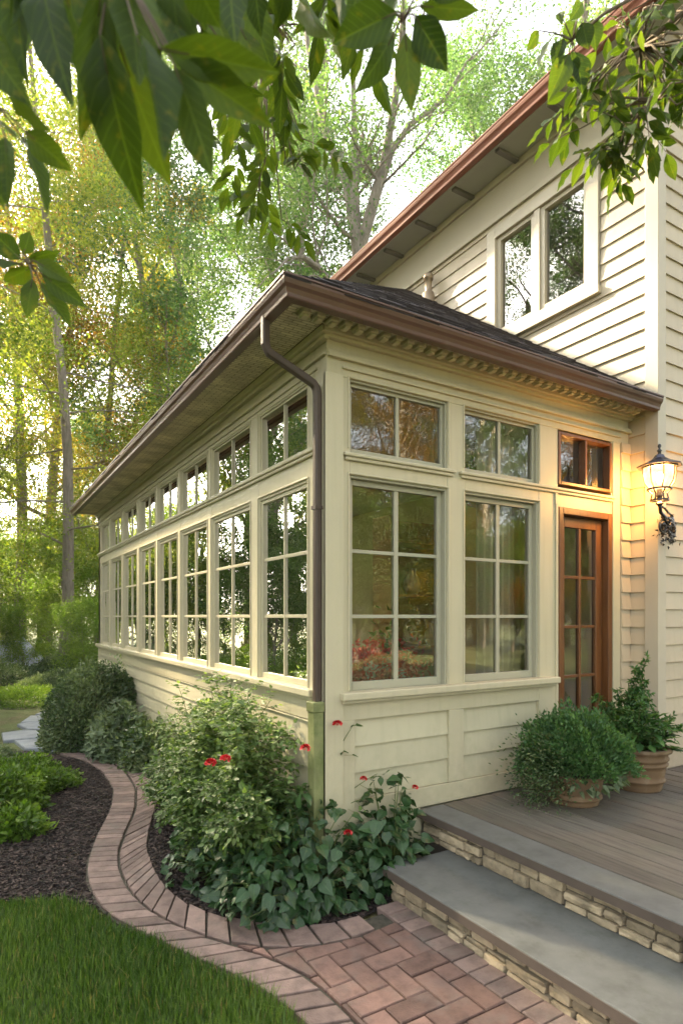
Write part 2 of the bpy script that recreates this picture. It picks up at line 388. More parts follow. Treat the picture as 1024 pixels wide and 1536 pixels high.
def row(A, B, pitch, gap=.006, z=.022):
    """curved row of soldier bricks between two edge curves"""
    L = np.linalg.norm(np.diff(arc_resample(A, 300), axis=0), axis=1).sum()
    L2 = np.linalg.norm(np.diff(arc_resample(B, 300), axis=0), axis=1).sum()
    a9 = arc_resample(A, 2001); b9 = arc_resample(B, 2001); ds = (L + L2) / 2 / 2000; ks = [0]; acc = 0
    for i9 in range(2000):
        acc += ds
        if acc >= pitch(a9[i9][1]) * rng.uniform(.93, 1.07): ks.append(i9 + 1); acc = 0
    n = len(ks) - 1; a_ = a9[ks]; b_ = b9[ks]
    for i in range(n):
        q = np.array([a_[i], b_[i], b_[i + 1], a_[i + 1]])
        if (q[1][0] - q[0][0]) * (q[2][1] - q[1][1]) - (q[1][1] - q[0][1]) * (q[2][0] - q[1][0]) < 0: q = q[::-1]
        c = q.mean(0); q = np.array([c + (p - c) * (1 - gap * 2 / max(.05, np.linalg.norm(p - c))) for p in q]) + rng.normal(0, .0012, (4, 2))
        path.prism(q, -.03, z + rng.normal(0, .0015), .004, rng.random())
row(LEFT, SEAM, lambda y: .082 if y > .9 else .082 + min(.034, (.9 - y) * .05)); row(SEAMR, RIGHT, lambda y: .084 if y > .7 else .084 + min(.062, (.7 - y) * .085))
path_o = path.build('brick_path', M_BRICK); tag(path_o, kind='structure')
# joint sand below path and patio
bed = MB(); A = arc_resample(LEFT[:13], 100); B = arc_resample(RIGHT, 100)
V = [(x, y, .004) for x, y in A] + [(x, y, .004) for x, y in B]
bed.add(V, [(i, 100 + i, 101 + i, i + 1) for i in range(99)])
bed.add([(-.70, -.45, .006), (.26, -.40, .006), (.26, -6, .006), (-.645, -6, .006), (-.65, -1.2, .006), (-.66, -.8, .006)], [(0, 5, 4, 3, 2, 1)])
o = bed.build('path_bed', M_SAND); tag(o, kind='structure')
# herringbone patio
pat = MB(); S = .112
Bd = arc_resample(SEAM[11:], 200); Bt = arc_resample(SEAMR[11:], 100)
def clip(poly, p, n):
    res = []
    for i in range(len(poly)):
        a_, b_ = poly[i], poly[(i + 1) % len(poly)]
        da, db = np.dot(a_ - p, n), np.dot(b_ - p, n)
        if da >= 0: res.append(a_)
        if (da >= 0) != (db >= 0): res.append(a_ + (b_ - a_) * da / (da - db))
    return res
def patio_brick(x0, y0, x1, y1):
    g_ = .004
    P = [np.array(p) for p in ((x0 + g_, y0 + g_), (x1 - g_, y0 + g_), (x1 - g_, y1 - g_), (x0 + g_, y1 - g_))]
    c = np.mean(P, 0)
    i = np.argmin(np.linalg.norm(Bd - c, axis=1)); i = min(max(i, 1), 198)
    tn_ = Bd[i + 1] - Bd[i - 1]; nn = np.array([-tn_[1], tn_[0]]); nn /= np.linalg.norm(nn)
    P = clip(P, Bd[i] + nn * .006, nn)
    if len(P) > 2:
        i = np.argmin(np.linalg.norm(Bt - c, axis=1)); i = min(max(i, 1), 98)
        tn_ = Bt[i + 1] - Bt[i - 1]; nn = np.array([tn_[1], -tn_[0]]); nn /= np.linalg.norm(nn)
        P = clip(P, Bt[i] + nn * .006, nn)
    if len(P) > 2: P = clip(P, np.array([.095, 0.]), np.array([-1., 0]))
    if len(P) < 3: return
    ar = 0
    for k in range(len(P)):
        q = P[(k + 1) % len(P)]; ar += P[k][0] * q[1] - P[k][1] * q[0]
    if abs(ar) < .0016: return
    pat.prism(P, -.03, .022 + rng.normal(0, .0018), .005, rng.random())
for a_ in range(-44, 60):
    for b_ in range(-40, 40):
        x = (a_ + 2 * b_) * S - 1.02; y = (-a_ + 2 * b_) * S - .5
        if -1.2 < x < .3 and -4.5 < y < 0:
            patio_brick(x, y, x + 2 * S, y + S); patio_brick(x + 2 * S, y, x + 3 * S, y + 2 * S)
o = pat.build('patio', M_BRICK2); tag(o, kind='structure')
bd = MB(); y = -.36
while y > -4.5:
    y2 = y - .100
    for (xa, xb) in ((.102, .240),):
        bd.prism([np.array(p) for p in ((xa, y2 + .006), (xb, y2 + .006), (xb, y), (xa, y))], -.03, .022 + rng.normal(0, .0015), .004, rng.random())
    y = y2
o = bd.build('patio_border', M_BRICK); tag(o, kind='structure')
# flagstones beyond the bricks
fl = MB()
FS = [[(-.98, 4.66), (-.62, 4.60), (-.60, 4.95), (-.95, 5.1)], [(-1.22, 5.02), (-.98, 4.9), (-.92, 5.25), (-1.02, 5.55), (-1.30, 5.6)],
      [(-1.42, 5.68), (-1.0, 5.62), (-.90, 6.1), (-1.15, 6.35), (-1.42, 6.25)], [(-1.10, 6.42), (-.84, 6.2), (-.72, 6.75), (-.95, 7.0), (-1.2, 6.9)],
      [(-1.15, 7.02), (-.68, 6.95), (-.55, 7.5), (-.98, 7.62)], [(-.9, 7.75), (-.4, 7.6), (-.2, 8.1), (-.6, 8.3)]]
for q in FS: fl.prism([np.array(p) for p in q], -.05, .025, .01, rng.random())
o = fl.build('flagstone_path', M_FLAG); tag(o, kind='structure')
# mulch beds: soil sheet with heaped chips
mu = MB(); n = 70
def inpoly(x, y, P):
    c = False; j = len(P) - 1
    for i in range(len(P)):
        if (P[i][1] > y) != (P[j][1] > y) and x < (P[j][0] - P[i][0]) * (y - P[i][1]) / (P[j][1] - P[i][1]) + P[i][0]: c = not c
        j = i
    return c
BEDL = [(-3.2, .95), (-2.1, .93), (-1.618, .80), (-1.304, .62), (-1.20, .44)] + [tuple(p) for p in arc_resample(LEFT[:10], 40)[::-1]] + [(-1.2, 5.0), (-2.0, 5.2), (-3.2, 5)]
BEDR = [tuple(p) for p in arc_resample(RIGHT, 60)] + [(.26, -.30), (.60, -.2), (.64, -.01), (.02, -.01), (-.01, .1), (-.01, 7.3), (-.7, 7.3), (-.6, 5.3)]
for P in (BEDL, BEDR):
    mu.add([(x, y, -.004) for x, y in P], [tuple(range(len(P)))])
o = mu.build('mulch_bed', M_SOIL); tag(o, kind='structure')
ch = MB(); cnt = 0
def chips(P, n, xr, yr):
    k = 0
    while k < n:
        x = rng.uniform(*xr); y = rng.uniform(*yr)
        if not inpoly(x, y, P): continue
        k += 1
        L = rng.uniform(.006, .022); W = L * rng.uniform(.25, .6); H = rng.uniform(.002, .006)
        a_ = rng.uniform(0, 6.28); tl = rng.normal(0, .35); tl2 = rng.normal(0, .35); z = rng.uniform(0, .012)
        ca, sa = math.cos(a_), math.sin(a_)
        V = []
        for (u, v, w_) in ((-1, -.8, -1), (1, -1, -1), (.8, 1, -1), (-1, .7, -1), (-.9, -.7, 1), (.8, -.9, 1), (.7, .8, 1), (-.8, .6, 1)):
            V.append((x + u * L * ca - v * W * sa, y + u * L * sa + v * W * ca, z + w_ * H / 2 + u * L * tl * .5 + v * W * tl2 * .5))
        t_ = rng.random() ** 2
        if rng.random() < .015: t_ = 3.0
        ch.add(V, [(4, 5, 6, 7), (0, 1, 5, 4), (1, 2, 6, 5), (2, 3, 7, 6), (3, 0, 4, 7)], t_)
chips(BEDL, 15000, (-2.4, -.5), (.3, 4.3)); chips(BEDR, 9000, (-.9, .3), (-.4, 4.0))
o = ch.build('mulch', M_CHIP); tag(o, kind='stuff', label='dark shredded bark mulch spread over the planting beds', cat='mulch')
# lawn
LAWN = [(-6, -6), (-.66, -6), (-.665, -1.1), (-.70, -.83), (-.765, -.6), (-.875, -.38), (-1.005, -.07), (-1.12, .18), (-1.19, .40), (-1.304, .60), (-1.618, .78), (-2.1, .9), (-6, .9)]
sheet('lawn', LAWN, .006, M_LAWN)
def blades(P, n, xr, yr, z0, h0, h1):
    xs = []; 
    pts = np.c_[rng.uniform(*xr, n * 2), rng.uniform(*yr, n * 2)]
    pts = np.array([p for p in pts if inpoly(p[0], p[1], P)][:n]); n = len(pts)
    h = rng.uniform(h0, h1, n) * (1 + .35 * np.sin(pts[:, 0] * 7) * np.sin(pts[:, 1] * 6))
    az = rng.uniform(0, 6.28, n); lean = np.abs(rng.normal(.25, .25, n)); wd = rng.uniform(.0012, .0024, n)
    d = np.c_[np.cos(az), np.sin(az), np.zeros(n)]; s_ = np.c_[-np.sin(az), np.cos(az), np.zeros(n)]
    p0 = np.c_[pts, np.full(n, z0)]
    up = np.array([0, 0, 1.])
    m1 = p0 + d * (h * lean * .35)[:, None] + up * (h * .55)[:, None]
    tip = p0 + d * (h * lean * 1.1)[:, None] + up * (h * (1 - .25 * lean))[:, None]
    V = np.stack([p0 - s_ * wd[:, None], p0 + s_ * wd[:, None], m1 + s_ * wd[:, None] * .8, m1 - s_ * wd[:, None] * .8, tip], 1).reshape(-1, 3)
    b = np.arange(n)[:, None] * 5
    quads = (b + np.array([[0, 1, 2, 3]])); tris = b + np.array([[3, 2, 4]])
    patch = .5 + .25 * np.sin(pts[:, 0] * 3.1 + 1) * np.cos(pts[:, 1] * 2.7)
    tint = np.clip(patch + rng.normal(0, .22, n), 0, .88); tint[rng.random(n) < .035] = 1.0
    return V, quads, tris, tint
def np_mesh(name, V, quads, tris, tq, tt_, mat, parent=None, uv=None, smooth=False):
    me = bpy.data.meshes.new(name)
    nq, nt_ = (0 if quads is None else len(quads)), (0 if tris is None else len(tris))
    me.vertices.add(len(V)); me.vertices.foreach_set('co', np.asarray(V, np.float32).ravel())
    idx = []
    if nq: idx.append(quads.ravel())
    if nt_: idx.append(tris.ravel())
    idx = np.concatenate(idx).astype(np.int32)
    me.loops.add(len(idx)); me.loops.foreach_set('vertex_index', idx)
    me.polygons.add(nq + nt_)
    ls = np.r_[np.arange(nq) * 4, nq * 4 + np.arange(nt_) * 3].astype(np.int32)
    me.polygons.foreach_set('loop_start', ls)
    if uv is not None:
        ul = me.uv_layers.new(name='uv'); ul.data.foreach_set('uv', np.asarray(uv, np.float32)[idx].ravel())
    me.update(calc_edges=True)
    at = me.attributes.new('tint', 'FLOAT', 'FACE')
    at.data.foreach_set('value', np.concatenate([x for x in (tq, tt_) if x is not None]).astype(np.float32))
    return link(name, me, parent, mat, smooth)
V, q, t3, ti = blades(LAWN, 75000, (-2.3, -.62), (-2.0, .95), .006, .03, .085)
V2, q2, t32, ti2 = blades(LAWN, 16000, (-6, -1.4), (-4.5, .9), .006, .03, .06)
b = len(V); V = np.r_[V, V2]; q = np.r_[q, q2 + b]; t3 = np.r_[t3, t32 + b]; ti = np.r_[ti, ti2]
o = np_mesh('grass', V, q, t3, ti, ti, L_GRASS); tag(o, kind='stuff', label='short green lawn grass in the front corner beside the brick path', cat='grass')

# ------------------------------------------------------------------ house with its sunroom
XH, YF, SZ = 2.9, -.225, 3.24
F_ = lambda u, d, z: (u, -d, z)            # sunroom front wall, d outwards
L_ = lambda u, d, z: (-d, u, z)            # sunroom long wall
H_ = lambda u, d, z: (XH - d, u, z)        # house wall facing the sunroom
G_ = lambda u, d, z: (u, YF - d, z)        # house gable front
house = empty('house', (0, 0, 0), label='cream clapboard house with a long glazed sunroom, brown gutters and shingled hip roof', cat='house')

def clap(mb, M, u0, u1, z0, z1, d=0., expo=.142, base=.36, slope=None):
    """overlapping clapboards; slope(z) may narrow u1 for a gable"""
    k = math.floor((z0 - base) / expo)
    while base + k * expo < z1 - 1e-4:
        a_, b_ = max(z0, base + k * expo), min(z1, base + (k + 1) * expo)
        k += 1
        if b_ - a_ < .004: continue
        fa, fb = (a_ - (base + (k - 1) * expo)) / expo, (b_ - (base + (k - 1) * expo)) / expo
        da, db = d + .021 - .015 * fa, d + .021 - .015 * fb
        ua, ub = (u0, u1) if slope is None else (u0, min(u1, slope(b_)))
        if ub <= ua: continue
        cuts = [ua]; 
        while cuts[-1] < ub - 2.4: cuts.append(cuts[-1] + rng.uniform(1.6, 3.0))
        cuts.append(ub)
        for q0, q1 in zip(cuts[:-1], cuts[1:]):
            q1_ = q1 - (.0012 if q1 < ub else 0)
            e0, e1 = da + rng.normal(0, .0006), db
            t_ = rng.random(); zb = a_ + (rng.normal(0, .0003) if a_ > z0 else 0)
            mb.add([M(q0, e0, zb), M(q1_, e0, zb), M(q1_, e1, b_), M(q0, e1, b_), M(q0, d - .012, zb), M(q1_, d - .012, zb), M(q1_, d - .012, b_ + .02 if b_ < z1 else b_), M(q0, d - .012, b_ + .02 if b_ < z1 else b_)],
                   [(0, 1, 2, 3), (4, 5, 1, 0), (5, 6, 2, 1), (7, 4, 0, 3), (4, 7, 6, 5)], t_)

# --- structural wall shells (set 12 mm behind the boards' backs)
mb = MB()
clap(mb, H_, -.14, .27, .36, 5.68); clap(mb, H_, .27, 1.62, .36, 4.39); clap(mb, H_, .27, 1.62, 5.62, 5.68); clap(mb, H_, 1.62, 9.0, .36, 5.68)
mb.build('side_siding', M_SIDING, house, bevel=0)
mb = MB(); clap(mb, G_, XH + .09, 7.8, .10, 9.4, slope=lambda z: 7.8 if z < 6.2 else 7.8 - (z - 6.2) * 0)
mb.build('front_siding', M_SIDING, house)
mb = MB()
mb.box(H_, YF + .02, .30, -.22, -.014, 0, 6.08); mb.box(H_, .30, 1.59, -.22, -.014, 0, 4.42); mb.box(H_, .30, 1.59, -.22, -.014, 5.60, 6.08); mb.box(H_, 1.59, 9, -.22, -.014, 0, 6.08)
mb.box(G_, XH + .23, 7.8, -.20, -.014, 0, 9.4); mb.box(H_, 9, 9.15, -4.9, -.014, 0, 6.08)
mb.build('wall_core', M_TRIM, house)
mb = MB()
mb.box(H_, -.14, YF - .026, 0, .026, 0, 6.1); mb.box(G_, XH - .0255, XH + .085, -.002, .0255, 0, 9.2)
mb.build('corner_board', M_TRIM, house, bevel=.003)
mb = MB()
mb.box(H_, -.142, 9, -.01, .03, 5.66, 6.03); mb.box(H_, -.142, 9, .03, .045, 5.66, 5.72); mb.box(H_, -.20, 9, -.01, .055, 6.03, 6.115)
mb.build('frieze_board', M_TRIM, house, bevel=.003)
# eave: boxed soffit, brackets, gutter, roof
mb = MB(); mb.box(H_, -.70, 9.2, .056, .355, 6.10, 6.125); mb.box(H_, -.70, 9.2, .355, .375, 6.08, 6.21)
mb.build('upper_soffit', M_SOFF2, house)
for k in range(15):
    y = .52 + k * .62
    b = MB(); b.box(H_, y, y + .055, .058, .335, 6.068, 6.099); b.build('soffit_vent', M_LOUVRE, house, bevel=.004)
def sweep(mb, path_, outs, prof, t=.5):
    n = len(prof); V = []
    for (x, y), (ox, oy) in zip(path_, outs):
        for d, z in prof: V.append((x + ox * d, y + oy * d, z))
    Fs = []
    for i in range(len(path_) - 1):
        for k in range(n):
            j = (k + 1) % n; Fs.append((i * n + k, i * n + j, (i + 1) * n + j, (i + 1) * n + k))
    Fs.append(tuple(range(n))); Fs.append(tuple((len(path_) - 1) * n + k for k in range(n - 1, -1, -1)))
    mb.add(V, Fs, t)
def gprof(z0, h, dd):
    P = [(0, 0), (.55, 0), (.60, .06), (.62, .22), (.72, .42), (.86, .56), (.93, .74), (.94, .90), (1, .91), (1, 1), (.95, 1), (.90, .86), (.80, .60), (.66, .46), (.56, .25), (.52, .08), (.04, .08), (.04, 1), (0, 1)]
    return [(d * dd, z0 + z * h) for d, z in P]
mb = MB(); x0 = XH - .377
sweep(mb, [(x0, 9.2), (x0, -.72)], [(-1, 0), (-1, 0)], gprof(6.085, .125, .10))
mb.build('upper_gutter', M_GUTTER2, house)
mb = MB()
RZ = 6.20; RS = .70
V = [(XH - .45, 9.25, RZ), (XH - .45, -.78, RZ), (5.35, -.78, RZ + RS * 2.9), (5.35, 9.25, RZ + RS * 2.9), (8.25, -.78, RZ), (8.25, 9.25, RZ)]
V2 = [(x, y, z + .03) for x, y, z in V]
mb.add(V + V2, [(6, 7, 8, 9), (8, 10, 11, 9), (1, 0, 3, 2), (2, 3, 5, 4), (0, 1, 7, 6), (1, 2, 8, 7), (2, 4, 10, 8), (4, 5, 11, 10), (5, 3, 9, 11), (3, 0, 6, 9)])
mb.build('upper_roof', M_SHINGLE, house)
# rake board along the gable
mb = MB(); V = []
for y in (-.75, -.72):
    V += [(XH - .38, y, RZ + .03), (XH - .38, y, RZ - .12), (5.35, y, RZ + RS * 2.83 - .12), (5.35, y, RZ + RS * 2.83 + .03)]
mb.add(V, [(0, 1, 2, 3), (7, 6, 5, 4), (0, 4, 5, 1), (1, 5, 6, 2)]); mb.build('rake_board', M_TRIM, house)

# --- windows
def window(M, u0, u1, z0, z1, cols, rows, mat, glass=M_GLASS, name='window', thick=.034, d0=-.10, sash=.045, fr=.03, df=-.012, ds=-.048, dm=-.054):
    mb = MB()
    mb.box(M, u0, u0 + fr, d0, df, z0, z1); mb.box(M, u1 - fr, u1, d0, df, z0, z1)
    mb.box(M, u0 + fr, u1 - fr, d0, df, z1 - fr, z1); mb.box(M, u0 + fr, u1 - fr, d0, df, z0, z0 + fr)
    a0, a1, b0, b1 = u0 + fr, u1 - fr, z0 + fr, z1 - fr
    mb.box(M, a0, a0 + sash, d0 + .01, ds, b0, b1); mb.box(M, a1 - sash, a1, d0 + .01, ds, b0, b1)
    mb.box(M, a0 + sash, a1 - sash, d0 + .01, ds, b1 - sash, b1); mb.box(M, a0 + sash, a1 - sash, d0 + .01, ds, b0, b0 + sash * 1.5)
    w_ = mb.build(name, mat, house, bevel=.003)
    a0 += sash; a1 -= sash; b0 += sash * 1.5; b1 -= sash
    mu_ = MB()
    for c in range(1, cols):
        x = a0 + (a1 - a0) * c / cols; mu_.box(M, x - thick / 2, x + thick / 2, d0 + .006, dm, b0, b1)
    for r_ in range(1, rows):
        z = b0 + (b1 - b0) * r_ / rows
        for c in range(cols):
            xa = a0 + (a1 - a0) * c / cols + (thick / 2 if c else 0); xb = a0 + (a1 - a0) * (c + 1) / cols - (thick / 2 if c < cols - 1 else 0)
            mu_.box(M, xa, xb, d0 + .008, dm - .003, z - .011, z + .011)
    if mu_.v: mu_.build('muntins', mat, w_, bevel=.002)
    pn = MB()
    for c in range(cols):
        for r_ in range(rows):
            xa = a0 + (a1 - a0) * c / cols; xb = a0 + (a1 - a0) * (c + 1) / cols
            za = b0 + (b1 - b0) * r_ / rows; zb = b0 + (b1 - b0) * (r_ + 1) / rows
            e_ = rng.normal(0, .0012, 4)
            dd = dm - .012
            pn.add([M(xa, dd + e_[0], za), M(xb, dd + e_[1], za), M(xb, dd + e_[2], zb), M(xa, dd + e_[3], zb)], [(0, 1, 2, 3)])
    pn.build('pane', glass, w_)
    return w_
FW_ = [(.157, .915), (1.066, 1.79)]
for (a_, b_) in FW_:
    window(F_, a_, b_, 1.12, 2.42, 2, 3, M_GREYM, fr=.014, sash=.034, d0=-.09, thick=.032); window(F_, a_, b_, 2.545, 2.99, 2, 1, M_GREYM, fr=.012, sash=.020, d0=-.075, ds=-.035, dm=-.040, thick=.024)
LW = [(.235, .98), (1.13, 1.985), (2.09, 2.885), (2.99, 3.74), (3.85, 4.61), (4.75, 5.54), (5.67, 6.43), (6.57, 7.20)]
for (a_, b_) in LW:
    window(L_, a_, b_, 1.13, 2.42, 2, 3, M_CREAM, glass=M_GLASSL, fr=.016, sash=.026, thick=.017, d0=-.05, df=-.005, ds=-.016, dm=-.022); window(L_, a_, b_, 2.575, 3.02, 2, 1, M_CREAM, glass=M_GLASSL, fr=.012, sash=.015, thick=.017, d0=-.05, df=-.005, ds=-.016, dm=-.022)
LEND = 7.42
# --- sunroom frame: posts and rails, butted
mb = MB()
mb.box(lambda u, d, z: (u, d, z), -.0, .157, 0, .235, 0, 2.99)                       # corner post
for u0, u1 in ((.915, 1.066), (1.79, 2.0), (2.64, 2.76)): mb.box(F_, u0, u1, -.14, 0, 1.07 if u0 < 1.7 else .36, 2.99)
for (a_, b_) in FW_: mb.box(F_, a_, b_, -.12, -.002, 2.42, 2.545); mb.box(F_, a_, b_, -.12, -.002, 1.04, 1.12)
mb.box(F_, 2.0, 2.64, -.12, -.002, 2.405, 2.55)
mb.box(F_, .0, XH - .03, -.14, 0, 2.99, SZ + .03)                                  # header
pe = [.235] + [x for ab in LW for x in ab][1:-1] + [LEND]
mb.box(L_, LW[-1][1], LEND, -.14, 0, 1.07, 3.02)
for i in range(7): mb.box(L_, LW[i][1], LW[i + 1][0], -.14, 0, 1.07, 3.02)
for (a_, b_) in LW: mb.box(L_, a_, b_, -.12, -.002, 2.42, 2.575); mb.box(L_, a_, b_, -.12, -.002, 1.04, 1.13)
mb.box(L_, .1405, .235, -.14, 0, 2.99, 3.02); mb.box(L_, .1405, LEND, -.14, 0, 3.02, SZ + .03)
# far end wall
mb.box(lambda u, d, z: (u, LEND + d, z), -.0, XH - .03, -.13, 0, 0, SZ + .03)
mb.build('sunroom_frame', M_CREAM, house, bevel=.004)
# casing strips and mouldings proud of the frame
mb = MB()
mb.box(F_, -.022, .10, 0, .022, .0, 2.99); mb.box(L_, -.0215, .11, 0, .022, 0, 2.99)    # corner boards
for (a_, b_) in FW_:
    for z0, z1, tz in ((1.135, 2.42, 2.42), (2.575, 2.988, 2.988)):
        mb.box(F_, a_ - .016, a_ - .004, 0, .006, z0, z1 + .016); mb.box(F_, b_ + .004, b_ + .016, 0, .006, z0, z1 + .016); mb.box(F_, a_ - .004, b_ + .004, 0, .006, tz + .004, tz + .016)
for z0, z1, z2 in ((2.99, 3.06, .0),): pass
mb.box(F_, .101, XH - .14, 0, .016, 3.035, 3.05); mb.box(F_, .0, XH - .02, .001, .028, 3.085, 3.105); mb.box(F_, .0, XH - .02, .001, .018, 3.105, 3.125)
mb.box(F_, -.03, XH - .02, .001, .035, 3.185, 3.205); mb.box(F_, -.05, XH - .02, .001, .060, 3.205, 3.238)
mb.box(L_, .111, LEND + .01, 0, .012, 3.045, 3.06); mb.box(L_, .0, LEND + .02, .001, .022, 3.095, 3.11)
mb.box(L_, -.03, LEND + .02, .001, .035, 3.175, 3.20); mb.box(L_, -.05, LEND + .03, .001, .060, 3.20, 3.238)
for i in range(8):
    a_, b_ = LW[i]
    mb.box(L_, a_ - .016, a_ - .003, 0, .006, 1.145, 2.432); mb.box(L_, b_ + .003, b_ + .016, 0, .006, 1.145, 2.432); mb.box(L_, a_ - .003, b_ + .003, 0, .006, 2.423, 2.436)
    mb.box(L_, a_ - .016, a_ - .003, 0, .006, 2.60, 3.03); mb.box(L_, b_ + .003, b_ + .016, 0, .006, 2.60, 3.03)
mb.box(F_, 1.96, 1.988, 0, .012, 2.42, 2.52); mb.box(F_, 2.652, 2.68, 0, .012, .40, 2.99); mb.box(F_, 1.965, 1.99, 0, .012, .42, 2.42)
mb.build('casing', M_CREAM, house, bevel=.003)
def sill(M, u0, u1, z, d, h=.045):
    s_ = MB(); s_.box(M, u0, u1, -.03, d, z - h, z); s_.box(M, u0 + .012, u1 - .012, 0, d * .6, z - h - .022, z - h); s_.build('sill', M_CREAM, house, bevel=.007)
sill(F_, .075, 1.955, 1.135, .065); sill(L_, .12, LEND + .02, 1.145, .055)
sill(F_, .105, .965, 2.546, .030, .022); sill(F_, 1.01, 2.66, 2.546, .030, .022); sill(L_, .12, LEND + .01, 2.595, .03, .028)
# knee wall: framed panels with boards, clapboards at the side
mb = MB()
mb.box(F_, .158, 1.79, -.14, -.045, 0, 1.035); mb.box(L_, .236, LEND - .13, -.14, -.013, 0, 1.04)
mb.build('knee_wall', M_CREAM, house)
mb = MB()
mb.box(F_, .101, 1.789, -.03, .004, .965, 1.07)
mb.box(F_, .101, .19, -.03, .004, .36, .965); mb.box(F_, .925, 1.052, -.03, .004, .49, .965); mb.box(F_, 1.785, 2.0, -.03, .006, .36, 1.07)
mb.box(F_, .19, 1.785, -.03, .004, .365, .487)
mb.box(L_, .111, LEND, -.01, .010, .955, 1.085)
mb.build('panel_frame', M_CREAM, house, bevel=.003)
mb = MB()
for a_, b_ in ((.19, .925), (1.052, 1.785)): clap(mb, F_, a_, b_, .49, .963, d=-.03, base=.49, expo=.158)
clap(mb, F_, .10, .68, 0, .364, base=-.06); clap(mb, L_, .111, LEND, -.02, .955, base=-.037, expo=.1405)
mb.build('base_siding', M_SIDING2, house)
mb = MB(); clap(mb, F_, 2.762, XH - .022, .36, 3.0); mb.build('porch_siding', M_SIDING, house)
mb = MB(); mb.box(F_, 2.7605, XH + .1, -.13, -.014, 0, 2.99); mb.build('wall_core', M_TRIM, house)
# --- door and its transom
def wood_transom():
    mb = MB(); u0, u1, z0, z1 = 2.0, 2.64, 2.575, 2.975
    for q in ((u0, u0 + .026, z0, z1), (u1 - .026, u1, z0, z1), (u0 + .026, u1 - .026, z0, z0 + .026), (u0 + .026, u1 - .026, z1 - .026, z1), (2.309, 2.331, z0 + .026, z1 - .026)):
        mb.box(F_, q[0], q[1], -.06, .008, q[2], q[3])
    o = mb.build('window', M_WOOD, house, bevel=.004)
    p = MB(); p.add([F_(u0 + .03, -.05, z0 + .03), F_(u1 - .03, -.05, z0 + .03), F_(u1 - .03, -.05, z1 - .03), F_(u0 + .03, -.05, z1 - .03)], [(0, 1, 2, 3)]); p.build('pane', M_GLASS, o)
wood_transom()
mb = MB()
mb.box(F_, 2.0, 2.05, -.12, .012, .365, 2.405); mb.box(F_, 2.59, 2.64, -.12, .012, .365, 2.405); mb.box(F_, 2.05, 2.59, -.12, .012, 2.355, 2.405)
mb.build('door_frame', M_WOOD, house, bevel=.004)
mb = MB(); du0, du1 = 2.056, 2.584
mb.box(F_, 2.05, 2.59, -.12, .03, .365, .385)
for q in ((du0, du0 + .075, .39, 2.348), (du1 - .075, du1, .39, 2.348), (du0 + .075, du1 - .075, 2.27, 2.348), (du0 + .075, du1 - .075, .39, .73)):
    mb.box(F_, q[0], q[1], -.085, -.045, q[2], q[3])
ga, gb = du0 + .075, du1 - .075; gm = (ga + gb) / 2
mb.box(F_, gm - .014, gm + .014, -.082, -.050, .73, 2.27)
for k in range(1, 4):
    z = .73 + 1.54 * k / 4
    mb.box(F_, ga, gm - .014, -.080, -.052, z - .012, z + .012); mb.box(F_, gm + .014, gb, -.080, -.052, z - .012, z + .012)
dr = mb.build('door', M_WOOD, house, bevel=.004)
p = MB()
for k in range(4):
    for c in range(2):
        xa, xb = (ga, gm) if c == 0 else (gm, gb); e_ = rng.normal(0, .0015, 4); z = .73 + 1.54 * k / 4
        p.add([F_(xa, -.066 + e_[0], z), F_(xb, -.066 + e_[1], z), F_(xb, -.066 + e_[2], z + .385), F_(xa, -.066 + e_[3], z + .385)], [(0, 1, 2, 3)])
p.build('pane', M_GLASS, dr)
# --- upper house window
mb = MB()
mb.box(H_, .28, .40, -.05, .035, 4.40, 5.61); mb.box(H_, 1.49, 1.61, -.05, .035, 4.40, 5.61); mb.box(H_, .40, 1.49, -.05, .035, 5.50, 5.61)
mb.box(H_, .26, 1.63, -.05, .06, 4.375, 4.44); mb.box(H_, .40, 1.49, -.05, .035, 4.44, 4.50); mb.box(H_, .925, .995, -.05, .022, 4.50, 5.50)
uw = mb.build('window', M_TRIM, house, bevel=.004)
for a_, b_ in ((.40, .925), (.995, 1.49)):
    s_ = MB(); w0, w1, z0, z1 = a_ + .002, b_ - .002, 4.502, 5.498
    for q in ((w0, w0 + .045, z0, z1), (w1 - .045, w1, z0, z1), (w0 + .045, w1 - .045, z0, z0 + .05), (w0 + .045, w1 - .045, z1 - .04, z1)): s_.box(H_, q[0], q[1], -.06, .004, q[2], q[3])
    s_.build('sash', M_TRIM, uw, bevel=.003)
    s_ = MB(); s_.add([H_(w0 + .03, -.03, z0 + .03), H_(w1 - .03, -.031, z0 + .03), H_(w1 - .03, -.033, z1 - .03), H_(w0 + .03, -.029, z1 - .03)], [(0, 3, 2, 1)]); s_.build('pane', M_GLASSL, uw)
